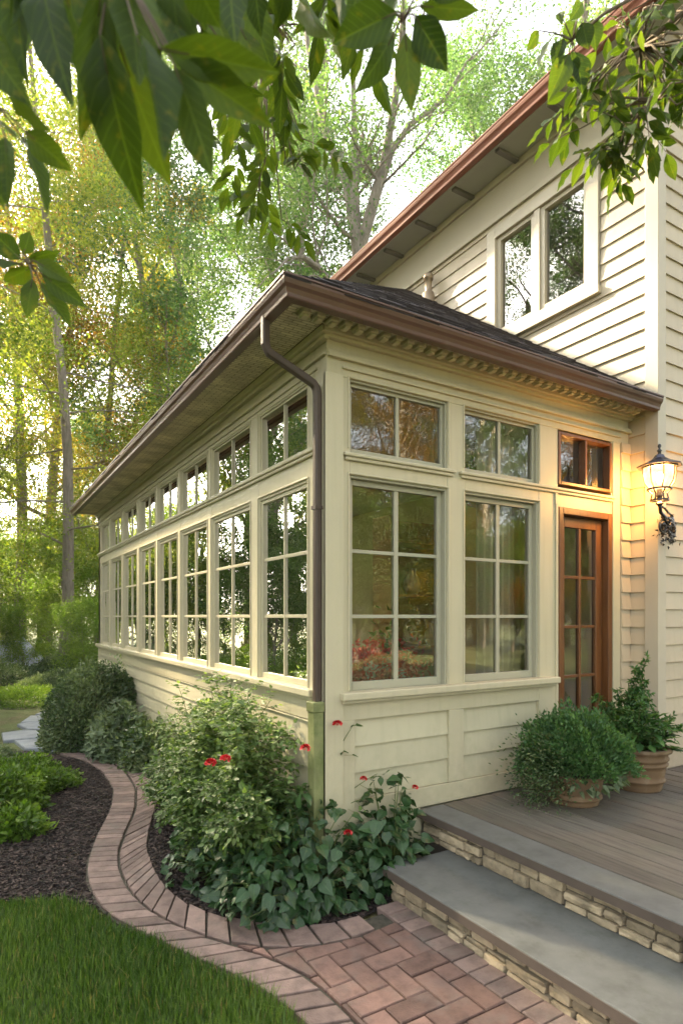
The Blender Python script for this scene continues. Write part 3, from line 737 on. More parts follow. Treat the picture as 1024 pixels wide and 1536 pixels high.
# --- sunroom eave: soffit, dentils, fascia, gutters, hip roof
def reedmat():
    m, t, o = nodes('woven_soffit')
    p = N(t, 'ShaderNodeBsdfPrincipled'); p.inputs['Roughness'].default_value = .8
    tc = N(t, 'ShaderNodeTexCoord'); mp = N(t, 'ShaderNodeMapping'); mp.inputs['Rotation'].default_value = (0, 0, 0)
    t.links.new(tc.outputs['Object'], mp.inputs[0])
    br = N(t, 'ShaderNodeTexBrick'); br.inputs['Scale'].default_value = 1; br.inputs['Brick Width'].default_value = .085; br.inputs['Row Height'].default_value = .026
    br.inputs['Mortar Size'].default_value = .0022; br.inputs['Color1'].default_value = (.80, .74, .58, 1); br.inputs['Color2'].default_value = (.58, .52, .40, 1)
    br.inputs['Mortar'].default_value = (.20, .15, .09, 1); br.inputs['Mortar Smooth'].default_value = .4; br.inputs['Bias'].default_value = -.2
    n = N(t, 'ShaderNodeTexNoise'); n.inputs['Scale'].default_value = 4; n.inputs['Detail'].default_value = 5; t.links.new(tc.outputs['Object'], n.inputs['Vector'])
    t.links.new(mp.outputs[0], br.inputs['Vector'])
    r = ramp(t, [(.3, (.62, .6, .55)), (.7, (1.1, 1.08, 1))]); t.links.new(n.outputs[0], r.inputs[0])
    mx = N(t, 'ShaderNodeMix', data_type='RGBA', blend_type='MULTIPLY'); mx.inputs[0].default_value = 1
    t.links.new(br.outputs[0], mx.inputs[6]); t.links.new(r.outputs[0], mx.inputs[7]); t.links.new(mx.outputs[2], p.inputs['Base Color'])
    b = N(t, 'ShaderNodeBump'); b.invert = True; b.inputs['Strength'].default_value = .8; b.inputs['Distance'].default_value = .006
    t.links.new(br.outputs['Fac'], b.inputs['Height']); t.links.new(b.outputs[0], p.inputs['Normal']); t.links.new(p.outputs[0], o.inputs[0])
    return m
M_REED = reedmat()
EL, EF = -.32, -.20
mb = MB()
mb.box(lambda u, d, z: (u, d, z), EL, -.061, EF, LEND + .10, SZ, SZ + .012)
mb.box(lambda u, d, z: (u, d, z), -.061, XH - .05, LEND + .031, LEND + .10, SZ, SZ + .012)
mb.build('soffit', M_REED, house)
mb = MB(); mb.box(lambda u, d, z: (u, d, z), -.061, XH - .03, EF, -.0605, SZ, SZ + .012); mb.build('front_soffit', M_CREAM, house)
mb = MB()
def V3(u, d, z): return (u, d, z)
x = -.24; k = 0
while x < XH - .08:
    # carved block with a rounded drop, and a scooped groove behind it
    for (a_, b_, y0, y1, z0, z1) in ((0, .052, -.160, -.086, SZ - .026, SZ - .001), (.008, .044, -.150, -.096, SZ - .040, SZ - .026)):
        mb.box(V3, x + a_, x + b_, y0, y1, z0, z1, rng.random())
    x += .088; k += 1
mb.box(V3, -.30, XH - .03, -.198, -.182, SZ - .018, SZ - .0005); mb.box(V3, -.26, XH - .03, -.083, -.072, SZ - .014, SZ - .0005)
mb.build('dentil_molding', M_CREAM, house, bevel=.008)
mb = MB()
sweep(mb, [(XH - .03, EF), (EL, EF), (EL, LEND + .10)], [(0, -1), (-1, -1), (-1, 0)], [(0, SZ - .02), (.018, SZ - .02), (.018, 3.30), (0, 3.30)])
mb.build('fascia', M_GUTTER, house)
mb = MB()
EFd = .018
sweep(mb, [(XH - .03, EF - EFd), (EL - EFd, EF - EFd), (EL - EFd, LEND + .12)], [(0, -1), (-1, -1), (-1, 0)], gprof(3.205, .105, .085))
mb.build('gutter', M_GUTTER, house)
# hip roof with individually laid shingles
PS = .72; e0x, e0y, e1y, ez = -.40, -.28, LEND + .20, 3.30
mb = MB(); AP = XH - e0x
P = [(e0x, e0y, ez), (XH - .02, e0y, ez), (XH - .02, e0y + AP, ez + PS * AP), (XH - .02, e1y - AP, ez + PS * AP), (e0x, e1y, ez), (XH - .02, e1y, ez)]
mb.add(P, [(0, 1, 2), (0, 2, 3, 4), (4, 3, 5)])
mb.add([(x, y, z - .02) for x, y, z in P], [(2, 1, 0), (4, 3, 2, 0), (5, 3, 4)])
roof = mb.build('roof', M_SHINGLE, house)
mb = MB()
def tab(fn, u0, u1, s0, s1, t_, k0=0., k1=0.):
    """fn(u, s, h): u along the eave, s horizontal run up the slope, h height above the deck"""
    h = .007 + rng.uniform(0, .007)
    mb.add([fn(u0, s0, h), fn(u1, s0, h), fn(u1 - k1, s1, .003), fn(u0 + k0, s1, .003), fn(u0, s0, 0), fn(u1, s0, 0)], [(0, 1, 2, 3), (4, 5, 1, 0), (5, 2, 1), (4, 0, 3)], t_)
nrm = 1 / math.hypot(1, PS)
ff = lambda u, s, h: (u, e0y + s - h * PS * nrm, ez + PS * s + h * nrm)
fl_ = lambda u, s, h: (e0x + s - h * PS * nrm, u, ez + PS * s + h * nrm)
s = -.015; k = 0
while s < AP:
    s1 = s + .125
    u = e0x + max(0, s) + (.0 if k % 2 else .11)
    u = e0x + s + .0
    while u < XH - .03:
        w_ = rng.uniform(.14, .26); u2 = min(u + w_, XH - .03)
        tab(ff, u + .002, u2 - .002, s + rng.normal(0, .003), s1, rng.random(), .125 if u < e0x + s + .01 else 0); u = u2
    u = e0y + s
    while u < e1y - s:
        w_ = rng.uniform(.14, .26); u2 = min(u + w_, e1y - s)
        tab(fl_, u + .002, u2 - .002, s + rng.normal(0, .003), s1, rng.random(), .125 if u < e0y + s + .01 else 0, .125 if u2 > e1y - s - .01 else 0); u = u2
    s += .10; k += 1
# hip caps
n = 40
for i in range(n):
    a_, b_ = i / n * AP, (i + 1.25) / n * AP
    for sg in (0, 1):
        w_ = .09
        c0 = np.array([e0x + a_, e0y + a_, ez + PS * a_ + .014]); c1 = np.array([e0x + b_, e0y + b_, ez + PS * b_ + .008])
        sd = np.array([w_, 0, -.012]) if sg else np.array([0, w_, -.012])
        V = [c0, c1, c1 + sd, c0 + sd]
        mb.add(V, [(0, 1, 2, 3) if not sg else (0, 3, 2, 1)], rng.random())
mb.build('shingles', M_SHINGLE, roof)
# vent pipe on the roof
mb = MB(); mb.lathe([(.075, -.12), (.07, .0), (.045, .02), (.04, .03), (.04, .16), (.058, .165), (.058, .20), (.05, .225), (.02, .235), (0, .236)], 16, (2.80, 2.48, ez + PS * 2.86)); mb.build('vent_pipe', M_VENT, house, smooth=True)
# downspout with elbows
mb = MB(); DY = .032
def rect(mb, P, w_, t_):
    n = len(P)
    for i in range(n - 1):
        pass
    V = []
    for i, p in enumerate(P):
        d = Vector(P[min(i + 1, n - 1)]) - Vector(P[max(i - 1, 0)]); d.normalize()
        q = Vector((0, 1, 0)); r_ = d.cross(q).normalized()
        for a_, b_ in ((-1, -1), (1, -1), (1, 1), (-1, 1)): V.append(tuple(Vector(p) + q * a_ * w_ / 2 + r_ * b_ * t_ / 2))
    Fs = []
    for i in range(n - 1):
        for k in range(4): Fs.append((i * 4 + k, i * 4 + (k + 1) % 4, i * 4 + 4 + (k + 1) % 4, i * 4 + 4 + k))
    Fs += [(3, 2, 1, 0), tuple((n - 1) * 4 + k for k in range(4))]
    mb.add(V, Fs)
rect(mb, [(-.372, DY, 3.25), (-.372, DY, 3.08), (-.352, DY, 3.04), (-.075, DY, 2.925), (-.052, DY, 2.90), (-.046, DY, 2.86), (-.046, DY, 1.08)], .046, .042)
dsp = mb.build('downspout', M_DSPOUT, house, bevel=.01)
mb = MB()
mb.box(V3, -.072, -.023, DY - .028, DY + .028, 2.20, 2.22); mb.build('strap', M_DSPOUT, dsp)
mb = MB(); mb.box(V3, -.088, -.0225, DY - .040, DY + .040, .0, 1.07); mb.box(V3, -.095, -.0223, DY - .047, DY + .047, 1.03, 1.09); mb.build('downspout_boot', M_BOOT, house, bevel=.006)
# --- interior shell
mb = MB(); mb.box(V3, .14, XH - .03, .14, LEND - .13, .30, .36); mb.build('interior_floor', M_IFLOOR, house)
mb = MB(); mb.box(V3, .141, XH - .03, .141, LEND - .131, 3.0, 3.04); mb.build('interior_ceiling', M_TRIM, house)
mb = MB(); mb.box(V3, XH - .045, XH - .031, .15, LEND - .14, .36, 3.0); mb.build('interior_wall', M_PLASTER, house)
# curtains hang inside
def curtain(x0, x1, y, z0, z1, axis='x', lab=''):
    n = 60; V = []; Fs = []
    for i in range(n + 1):
        u = x0 + (x1 - x0) * i / n; d = .028 * math.sin(i * .95) + .012 * math.sin(i * .33 + 1)
        for z in (z0, (z0 + z1) / 2, z1):
            k = 1.0 if z == z0 else .8
            V.append((u, y + d * k, z) if axis == 'x' else (y + d * k, u, z))
    for i in range(n):
        for j in range(2): Fs.append((i * 3 + j, (i + 1) * 3 + j, (i + 1) * 3 + j + 1, i * 3 + j + 1))
    m_ = MB(); m_.add(V, Fs); o = m_.build('curtain', M_CURT, smooth=True); s_ = o.modifiers.new('thick', 'SOLIDIFY'); s_.thickness = .004
    tag(o, lab, 'curtain')
curtain(1.42, 1.98, .24, .38, 2.95, 'x', 'pleated cream curtain hanging inside, behind the window next to the wooden door')
# shelf unit, table, plants inside
t = empty('shelf_unit', (1.50, 1.05, .36), label='open honey wood shelf unit standing inside the sunroom behind the right front window', cat='shelf')
for x in (-.36, .34):
    b = MB(); b.box(V3, x, x + .03, -.15, .15, 0, 2.05); b.build('side_panel', M_IWOOD, t, bevel=.003)
b = MB(); b.box(V3, -.33, .34, .14, .15, 0, 2.05); b.build('back_panel', M_IWOOD, t)
for z in (.10, .52, .95, 1.38, 1.82): b = MB(); b.box(V3, -.33, .34, -.15, .139, z, z + .025); b.build('shelf', M_IWOOD, t, bevel=.003)
M_VASE = surf('glazed_vase', (.35, .30, .22), .3, .2, 6, .1, 30); M_BOOKS = surf('book_cloth', (.30, .10, .06), .7, .3, 14, .1, 30, tint=.6)
for i, (x, z, s_) in enumerate(((-.15, .545, 1.), (.12, .975, .8), (-.1, 1.405, .9))):
    b = MB(); b.lathe([(0, 0), (.05, 0), (.085, .06), (.08, .14), (.035, .2), (.045, .24), (.035, .24)], 18); o = b.build('vase', M_VASE, smooth=True)
    o.location = (1.5 + x, 1.0, .36 + z); o.scale = (s_,) * 3
    tag(o, ('round glazed vase on the low shelf of the wooden shelf unit', 'smallest glazed vase, on the middle shelf of the wooden shelf unit', 'glazed vase on the upper shelf of the wooden shelf unit')[i], 'vase')
t = empty('plant_table', (.50, .42, .36), label='low wooden table inside the corner window carrying the red and white flowers', cat='table')
b = MB(); b.box(V3, -.32, .36, -.22, .26, .66, .70); b.build('tabletop', M_IWOOD, t, bevel=.005)
for x, y in ((-.28, -.18), (.31, -.18), (-.28, .21), (.31, .21)): b = MB(); b.box(V3, x - .02, x + .02, y - .02, y + .02, 0, .66); b.build('leg', M_IWOOD, t, bevel=.003)

# ------------------------------------------------------------------ deck and steps
deck = empty('deck', (.86, 0, .36), label='weathered grey brown timber deck in front of the wooden door', cat='deck')
mb = MB(); x = .868 - .86
while x < 7:
    xb = x + .132
    ya = -.012 if x + .86 < XH - .12 else -.26
    cut = rng.uniform(-4.2, -2.8)
    for (p, q) in ((ya, cut), (cut - .003, -6.5)):
        mb.box(V3, x, xb, q, p, -.03, rng.normal(0, .0008), rng.random())
    x = xb + .009
mb.build('deck_boards', M_DECK, deck, bevel=.004)
mb = MB(); mb.box(V3, 0.0, 6.9, -6.5, -.03, -.30, -.05); mb.build('joists', M_MORTAR, deck)
steps = empty('stone_steps', (.24, -.3, 0), label='two bluestone steps with stacked stone risers rising from the patio to the deck', cat='steps')
def V4(u, d, z): return (u - .24, d + .3, z)
mb = MB(); mb.box(V4, .650, .862, -6.5, -.014, .312, .361); mb.build('tread', M_BLUE, steps, bevel=.006)
mb = MB(); mb.box(V4, .215, .70, -6.5, -.262, .132, .181); mb.build('tread', M_BLUE, steps, bevel=.006)
mb = MB(); mb.box(V4, .646, .6498, -6.5, -.014, .314, .356); mb.box(V4, .211, .2148, -6.5, -.262, .134, .176); mb.box(V4, .2155, .64, -.2615, -.258, .134, .176); mb.build('tread_edge', M_NOSE, steps)
mb = MB(); mb.box(V4, .70, .86, -6.5, -.03, 0, .311); mb.box(V4, .265, .70, -6.5, -.29, 0, .131); mb.build('riser_core', M_MORTAR, steps)
def stones(name, x, y0, y1, z0, z1):
    mb = MB(); y = y1; 
    hs_ = []
    while y > y0:
        Lc = rng.uniform(.35, .6)                      # a patch of coursing
        n = rng.choice([2, 3, 3]) if z1 - z0 > .12 else 2
        zz = np.r_[0, np.cumsum(rng.uniform(.6, 1.4, n))]; zz = z0 + (z1 - z0) * zz / zz[-1]
        for i in range(n):
            yy = y
            while yy > y - Lc:
                l = rng.uniform(.07, .24); l = min(l, yy - (y - Lc))
                if l < .03: break
                d = rng.uniform(.004, .026)
                a_, b_, c_, e_ = yy - l + .003, yy - .003, zz[i] + .003, zz[i + 1] - .003
                V = []; nn = [(a_, c_), (b_, c_), (b_, e_), (a_, e_)]
                for (p, q) in nn: V.append(V4(x + .02, p, q))
                j = .006
                f_ = [(a_ + j, c_ + j * .5), ((a_ + b_) / 2, c_ + rng.uniform(0, .004)), (b_ - j, c_ + j * .5), (b_ - j * .5, (c_ + e_) / 2), (b_ - j, e_ - j * .6), ((a_ + b_) / 2, e_ - rng.uniform(0, .004)), (a_ + j, e_ - j * .5), (a_ + j * .4, (c_ + e_) / 2)]
                for (p, q) in f_: V.append(V4(x - d + rng.normal(0, .003), p, q))
                V.append(V4(x - d - .004, (a_ + b_) / 2, (c_ + e_) / 2))
                Fs = [(12, 4 + k, 4 + (k + 1) % 8) for k in range(8)]
                Fs += [(0, 5, 4), (0, 1, 5), (1, 6, 5), (1, 7, 6), (1, 2, 7), (2, 8, 7), (2, 9, 8), (2, 3, 9), (3, 10, 9), (3, 11, 10), (3, 0, 11), (0, 4, 11)]
                mb.add(V, Fs, float(np.clip(rng.normal(.5, .3), 0, 1.3)))
                yy -= l
        y -= Lc
    mb.build(name, M_STONE, steps)
stones('stone_riser', .695, -6.4, -.03, .181, .311); stones('stone_riser', .258, -6.4, -.292, .0, .131)

# ------------------------------------------------------------------ wall lantern
lan = empty('wall_lantern', (2.71, -.36, 2.55), label='lit black iron lantern on a scrolled bracket at the house corner', cat='lantern')
mb = MB(); mb.lathe([(.0, .345), (.010, .34), (.014, .325), (.006, .31), (.012, .30), (.020, .292), (.012, .283), (.014, .262)], 12)
mb.build('finial', M_IRON, lan, smooth=True)
mb = MB(); mb.lathe([(.014, .265), (.03, .26), (.045, .235), (.075, .215), (.16, .178), (.163, .172), (.155, .168), (.0, .185)], 8); mb.build('lantern_roof', M_LROOF, lan)
def lprof(k): return .118 if k == 0 else 0
mb = MB(); mb.lathe([(.112, .168), (.112, .11), (.100, .05), (.072, .01), (.06, .002)], 8); mb.build('lantern_glass', M_LGLASS, lan)
mb = MB()
for k in range(8):
    a_ = k * math.tau / 8; r = [(.116, .17), (.116, .11), (.104, .05), (.076, .008)]
    mb.tube([(q * math.cos(a_), q * math.sin(a_), z) for q, z in r], .0045, 5)
for r, z in ((.118, .166), (.084, .0), (.062, -.085)): mb.lathe([(r - .01, z - .006), (r + .006, z - .006), (r + .006, z + .006), (r - .01, z + .006), (r - .01, z - .006)], 16)
for k in range(6):
    a_ = k * math.tau / 6; mb.tube([(.08 * math.cos(a_), .08 * math.sin(a_), 0), (.05 * math.cos(a_), .05 * math.sin(a_), -.035), (.062 * math.cos(a_), .062 * math.sin(a_), -.085)], .006, 5)
mb.lathe([(.02, .0), (.022, -.05), (.012, -.09), (.03, -.11), (.012, -.13), (0, -.15)], 10)
mb.build('lantern_cage', M_IRON, lan)
mb = MB()
# bracket arm to a plate on the gable wall, with scrolls and cast leaves
pl = np.array([3.07 - 2.71, .36 - .255, -.26])
mb.tube([(0, 0, -.12), (.05, .02, -.17), (.15, .04, -.20), (.27, .08, -.19), tuple(pl + [0, 0, .05])], .014, 8)
mb.tube([(.02, .01, -.12), (.12, .03, -.13), (.24, .07, -.15), tuple(pl + [0, 0, .10])], .009, 8)
for s_, (cx_, cz_) in ((1, (.14, -.27)), (-1, (.25, -.28))):
    pts = []
    for i in range(26):
        a_ = i * .42; r = .065 * (1 - i / 30); pts.append((cx_ + s_ * r * math.cos(a_), .05 + .03 * cx_, cz_ + r * math.sin(a_)))
    mb.tube(pts, .010, 6)
bo = mb.build('bracket', M_IRON, lan)
mb = MB(); mb.lathe([(0, -.02), (.05, -.02), (.062, -.01), (.062, .006), (.045, .012), (0, .014)], 20)
o = mb.build('wall_plate', M_IRON, lan); o.location = (pl[0] + .01, pl[1] + .02, pl[2]); o.rotation_euler = (R_(90), 0, 0); o.scale = (1, 1.9, 1)
mb = MB()
for k in range(110):
    c = np.array([.19, .055, -.30]) + rng.normal(0, 1, 3) * [.055, .018, .06]
    a_ = rng.normal(0, 1, 3); a_ /= np.linalg.norm(a_); n_ = np.cross(a_, rng.normal(0, 1, 3)); n_ /= np.linalg.norm(n_)
    L = .035; s_ = np.cross(a_, n_)
    mb.add([c, c + a_ * L * .4 + s_ * L * .3 + n_ * .006, c + a_ * L, c + a_ * L * .4 - s_ * L * .3 + n_ * .006], [(0, 1, 2), (0, 2, 3)])
mb.build('cast_leaves', M_IRON, bo)
mb = MB(); mb.lathe([(0, .13), (.018, .125), (.028, .095), (.018, .06), (.01, .04), (0, .04)], 12); mb.build('bulb', M_BULB, lan, smooth=True)
pd = bpy.data.lights.new('lantern_light', 'POINT'); pd.energy = 21; pd.color = (1, .52, .17); pd.shadow_soft_size = .10
po = bpy.data.objects.new('lantern_light', pd); col.objects.link(po); po.parent = lan; po.location = (0, 0, .08)

# ------------------------------------------------------------------ leaves
def unit(a_): return a_ / np.maximum(np.linalg.norm(a_, axis=1, keepdims=True), 1e-9)
def leaves(name, P, A, Nn, L, W, tint, mat, parent=None, mode='quad', fold=.12, droop=0.):
    """one mesh of separate leaves. P base points, A axes, Nn approximate normals, L/W length/width"""
    n = len(P); A = unit(A); S_ = unit(np.cross(A, Nn)); Nn = np.cross(S_, A)
    L = np.broadcast_to(L, n)[:, None]; W = np.broadcast_to(W, n)[:, None] / 2
    if mode == 'quad':
        V = np.stack([P, P + A * L * .42 + S_ * W + Nn * L * fold, P + A * L - Nn * L * droop, P + A * L * .42 - S_ * W + Nn * L * fold], 1).reshape(-1, 3)
        b = np.arange(n)[:, None] * 4
        T = np.concatenate([b + [[0, 1, 2]], b + [[0, 2, 3]]]); q = None; tt = np.r_[tint, tint]
        return np_mesh(name, V, q, T, None, tt, mat, parent)
    if mode == 'hex':
        f = fold * L
        V = np.stack([P, P + A * L * .25 + S_ * W * .95 + Nn * f, P + A * L * .62 + S_ * W * .72 + Nn * (f * .6 - L * droop * .4), P + A * L - Nn * L * droop,
                      P + A * L * .62 - S_ * W * .72 + Nn * (f * .6 - L * droop * .4), P + A * L * .25 - S_ * W * .95 + Nn * f], 1).reshape(-1, 3)
        b = np.arange(n)[:, None] * 6
        Q = np.concatenate([b + [[0, 1, 2, 3]], b + [[0, 3, 4, 5]]]); tt = np.r_[tint, tint]
        uv = np.tile([[0, .5], [.25, 1], [.62, .9], [1, .5], [.62, .1], [.25, 0]], (n, 1))
        return np_mesh(name, V, Q, None, tt, None, mat, parent, uv)
    # detailed: ribs along the leaf, two halves, curved, pointed tip
    us = np.array([0, .06, .18, .32, .48, .64, .79, .91, 1.0])
    if mode == 'heart': wf = np.array([.0, .62, .97, 1.0, .86, .62, .36, .14, 0]); back = np.array([0, -.10, -.03, 0, 0, 0, 0, 0, 0])
    else: wf = np.array([.0, .22, .62, .92, 1.0, .86, .55, .22, 0]); back = np.zeros(9)
    rows = []; uvs = []
    for i, u in enumerate(us):
        z = -(droop if np.isscalar(droop) else droop[:, None]) * u ** 2 * L
        ctr = P + A * L * u + Nn * z
        for s_, v in ((-1, 0), (-.5, .25), (0, .5), (.5, .75), (1, 1)):
            wv = .035 * math.sin(i * 2.4 + s_)
            rows.append(ctr + S_ * W * wf[i] * s_ + A * L * back[i] * abs(s_) + Nn * L * wf[i] * ((fold if np.isscalar(fold) else fold[:, None]) * abs(s_) * (1.15 - .5 * abs(s_)) + wv * abs(s_)))
            uvs.append([u, .5 + (v - .5) * max(wf[i], .02)])
    K = len(us) * 5
    V = np.stack(rows, 1).reshape(-1, 3); b = np.arange(n)[:, None] * K; Q = []
    for i in range(len(us) - 1):
        for k in range(4): Q.append(b + [[i * 5 + k, i * 5 + k + 1, i * 5 + 6 + k, i * 5 + 5 + k]])
    m_ = len(Q); Q = np.concatenate(Q)
    return np_mesh(name, V, Q, None, np.tile(tint, m_), None, mat, parent, np.tile(uvs, (n, 1)), smooth=True)

def rnd_dir(rg, n):
    d = rg.normal(0, 1, (n, 3)); return unit(d)

# ------------------------------------------------------------------ tree prototypes
def grow(rg, tubes, tips, p, d, L, r, lev, spec):
    seg = 6 if lev else 9; pts = [p.copy()]; rad = [r]; taper = spec['taper'][lev]
    for i in range(seg):
        d = d + rg.normal(0, spec['wob'][lev], 3) + np.array([0, 0, spec['up'][lev]]); d /= np.linalg.norm(d)
        p = p + d * L / seg; pts.append(p.copy()); rad.append(r * (1 - (1 - taper) * (i + 1) / seg))
    if r > .012 or lev < 2: tubes.append((pts, rad, lev))
    if lev + 1 >= spec['levels']:
        for i in range(1, seg + 1): tips.append((pts[i], d))
        return
    nb = spec['nb'][lev]; s0 = spec['start'][lev]
    for k in range(nb):
        f = s0 + (1 - s0) * (k + rg.uniform(0, 1)) / nb; x = f * seg; i = min(int(x), seg - 1)
        q = pts[i] + (pts[i + 1] - pts[i]) * (x - i); dd = pts[i + 1] - pts[i]; dd /= np.linalg.norm(dd)
        az = k * 2.4 + rg.uniform(-.5, .5); o_ = np.cross(dd, [math.cos(az), math.sin(az), .01]); o_ /= np.linalg.norm(o_)
        an = spec['ang'][lev] * rg.uniform(.8, 1.2)
        nd = dd * math.cos(an) + o_ * math.sin(an)
        ll = spec['len'][lev] * rg.uniform(.7, 1.15) * (1 - spec['sh'][lev] * f)
        rr = rad[i] * spec['rr'][lev]
        grow(rg, tubes, tips, q, nd, ll, rr, lev + 1, spec)
    grow(rg, tubes, tips, pts[-1], d, spec['len'][lev] * .45, rad[-1], lev + 1, spec)

def make_tree(name, seed, spec, H, r, nleaf, LS, bark, leaf=L_TREE, hero=None, spread=.25, flat=.6):
    rg = np.random.default_rng(seed); tubes = []; tips = []
    root = empty(name)
    if hero is None:
        grow(rg, tubes, tips, np.zeros(3), np.array([0, 0, 1.]), H, r, 0, spec)
    else:
        for pts, rad in hero:
            pts = [np.array(q, float) for q in pts]; tubes.append((pts, rad, 0))
            for i in range(len(pts) - 1):
                nb = spec['hn'] if pts[i + 1][2] > 5.5 else 0
                for k in range(nb):
                    q = pts[i] + (pts[i + 1] - pts[i]) * rg.uniform(0, 1); dd = pts[i + 1] - pts[i]; dd /= np.linalg.norm(dd)
                    o_ = rnd_dir(rg, 1)[0]; nd = dd * .5 + o_; nd[2] = abs(nd[2]) * .6 + .1; nd /= np.linalg.norm(nd)
                    grow(rg, tubes, tips, q, nd, spec['hl'] * rg.uniform(.6, 1.2), max(.02, rad[i] * .35), 1, spec)
            grow(rg, tubes, tips, pts[-1], pts[-1] - pts[-2] if 0 else (pts[-1] - pts[-2]) / np.linalg.norm(pts[-1] - pts[-2]), spec['hl'], rad[-1], 1, spec)
    tb = MB()
    for pts, rad, lev in tubes:
        if lev == 0 and hero is None:
            rad = list(rad); rad[0] *= 1.35; 
        tb.tube(pts, [max(.006, q) for q in rad], (12, 7, 5, 4)[min(lev, 3)], cap=False)
    tb.build('trunk', bark, root, smooth=True)
    T = np.array([t_[0] for t_ in tips]); D = np.array([t_[1] for t_ in tips])
    ct = rg.random(len(T)); ct = .5 + .5 * np.sin(T[:, 0] * .9 + seed) * np.cos(T[:, 1] * .8) * .6 + (ct - .5) * .45
    ix = rg.integers(0, len(T), nleaf); off = rg.normal(0, 1, (nleaf, 3)) * [spread, spread, spread * flat]
    P = T[ix] + off
    A = rnd_dir(rg, nleaf) * [1, 1, .7] + D[ix] * .5 + [0, 0, -.25]; Nn = rnd_dir(rg, nleaf) * .8 + [0, 0, 1.]
    L = LS * rg.uniform(.7, 1.3, nleaf)
    tint = np.clip(ct[ix] + rg.normal(0, .16, nleaf), 0, 1)
    leaves('crown', P, A, Nn, L, L * .62, tint, leaf, root)
    return root
BROAD = dict(levels=4, taper=[.35, .4, .3, .3], wob=[.05, .13, .2, .25], up=[.02, .05, .02, -.02], nb=[13, 6, 4], start=[.22, .25, .2], ang=[1.05, .8, .8], len=[5.6, 2.2, 1.1], sh=[.55, .4, .3], rr=[.42, .5, .5])
TALL = dict(levels=4, taper=[.3, .35, .3, .3], wob=[.035, .12, .2, .25], up=[.02, .09, .03, 0], nb=[15, 6, 4], start=[.30, .2, .2], ang=[.8, .75, .8], len=[4.4, 1.8, 1.0], sh=[.5, .4, .3], rr=[.38, .5, .5])
AIRY = dict(levels=4, taper=[.3, .3, .3, .3], wob=[.02, .07, .16, .22], up=[.02, -.03, -.02, -.03], nb=[26, 7, 3], start=[.17, .2, .2], ang=[1.45, .9, .8], len=[4.4, 1.5, .8], sh=[.6, .5, .3], rr=[.22, .45, .5])
LOW = dict(levels=4, taper=[.3, .3, .3, .3], wob=[.08, .15, .2, .25], up=[.05, .06, .02, 0], nb=[9, 5, 4], start=[.08, .2, .2], ang=[1.0, .8, .8], len=[2.0, 1.1, .6], sh=[.35, .4, .3], rr=[.5, .5, .5])
PROTO = {}
PROTO['broad'] = make_tree('broadleaf_tree', 11, BROAD, 15, .20, 40000, .105, M_BARK)
PROTO['broad2'] = make_tree('broadleaf_tree', 12, BROAD, 17, .23, 44000, .105, M_BARK)
PROTO['tall'] = make_tree('tall_tree', 13, TALL, 20, .22, 42000, .10, M_BARK)
PROTO['pale'] = make_tree('pale_trunk_tree', 17, TALL, 19, .20, 40000, .10, M_BARK_P)
PROTO['airy'] = make_tree('slender_tree', 14, AIRY, 18, .17, 60000, .085, M_BARK, spread=.30, flat=.35)
PROTO['low'] = make_tree('understory_tree', 15, LOW, 3.6, .07, 26000, .085, M_BARK, spread=.22, flat=.8)
PROTO['low2'] = make_tree('understory_tree', 16, LOW, 4.4, .08, 28000, .085, M_BARK, spread=.24, flat=.8)
used = set()
def place(kind, x, y, s=1., rz=None, colr=(1, 1, 1), label='', group=None, cat='tree', z=-.05):
    if kind in used: o = copy_tree(PROTO[kind])
    else: o = PROTO[kind]; used.add(kind)
    o.location = (x, y, z); o.scale = (s,) * 3; o.rotation_euler = (0, 0, rng.uniform(0, 6.28) if rz is None else rz)
    for c in o.children: c.color = (*colr, 1)
    tag(o, label, cat)
    if group: o['group'] = group
    elif 'group' in o: del o['group']
    return o
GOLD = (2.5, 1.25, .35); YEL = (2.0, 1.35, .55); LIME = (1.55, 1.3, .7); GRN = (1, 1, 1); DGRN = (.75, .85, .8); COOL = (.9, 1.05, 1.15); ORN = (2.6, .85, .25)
WOODS = 'trees of the woods behind the sunroom'
# named, visible trees (pixel column, metres ahead)
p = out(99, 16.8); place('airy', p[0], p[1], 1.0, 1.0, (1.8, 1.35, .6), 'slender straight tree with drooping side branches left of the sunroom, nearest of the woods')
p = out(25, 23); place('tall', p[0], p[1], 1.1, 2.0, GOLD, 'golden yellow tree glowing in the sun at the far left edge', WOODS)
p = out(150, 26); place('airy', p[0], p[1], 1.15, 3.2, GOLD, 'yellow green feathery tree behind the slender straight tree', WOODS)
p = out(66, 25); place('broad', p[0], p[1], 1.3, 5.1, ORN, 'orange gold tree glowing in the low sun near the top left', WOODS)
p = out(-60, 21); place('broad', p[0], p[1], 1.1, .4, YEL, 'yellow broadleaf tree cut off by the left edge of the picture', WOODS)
p = out(262, 27); place('broad', p[0], p[1], .95 * 1.4, 1.7, COOL, 'green tree showing between the yellow trees and the sunroom roof', WOODS)
p = out(300, 33); place('tall', p[0], p[1], 1.65, 2.2, GRN, 'pale green tree filling the gap above the long sunroom gutter', WOODS)
p = out(205, 38); place('tall', p[0], p[1], 1.15, .5, YEL, 'yellowish tree deep in the woods above the far end of the sunroom', WOODS)
p = out(380, 25); place('tall', p[0], p[1], 1.35, .2, GRN, 'tall green tree left of the forked grey trunk', WOODS)
p = out(455, 30); place('broad2', p[0], p[1], 1.45, .9, (1.25, 1.15, .8), 'yellow green tree low behind the front corner of the sunroom roof', WOODS)
p = out(640, 32); place('broad', p[0], p[1], 1.15, 2.9, (1.15, 1.15, .9), 'light green tree just above the red brown gutter, right of the forked trunk', WOODS)
p = out(740, 27); place('tall', p[0], p[1], 1.4, 1.3, COOL, 'tall cool green tree rising behind the upper roof edge', WOODS)
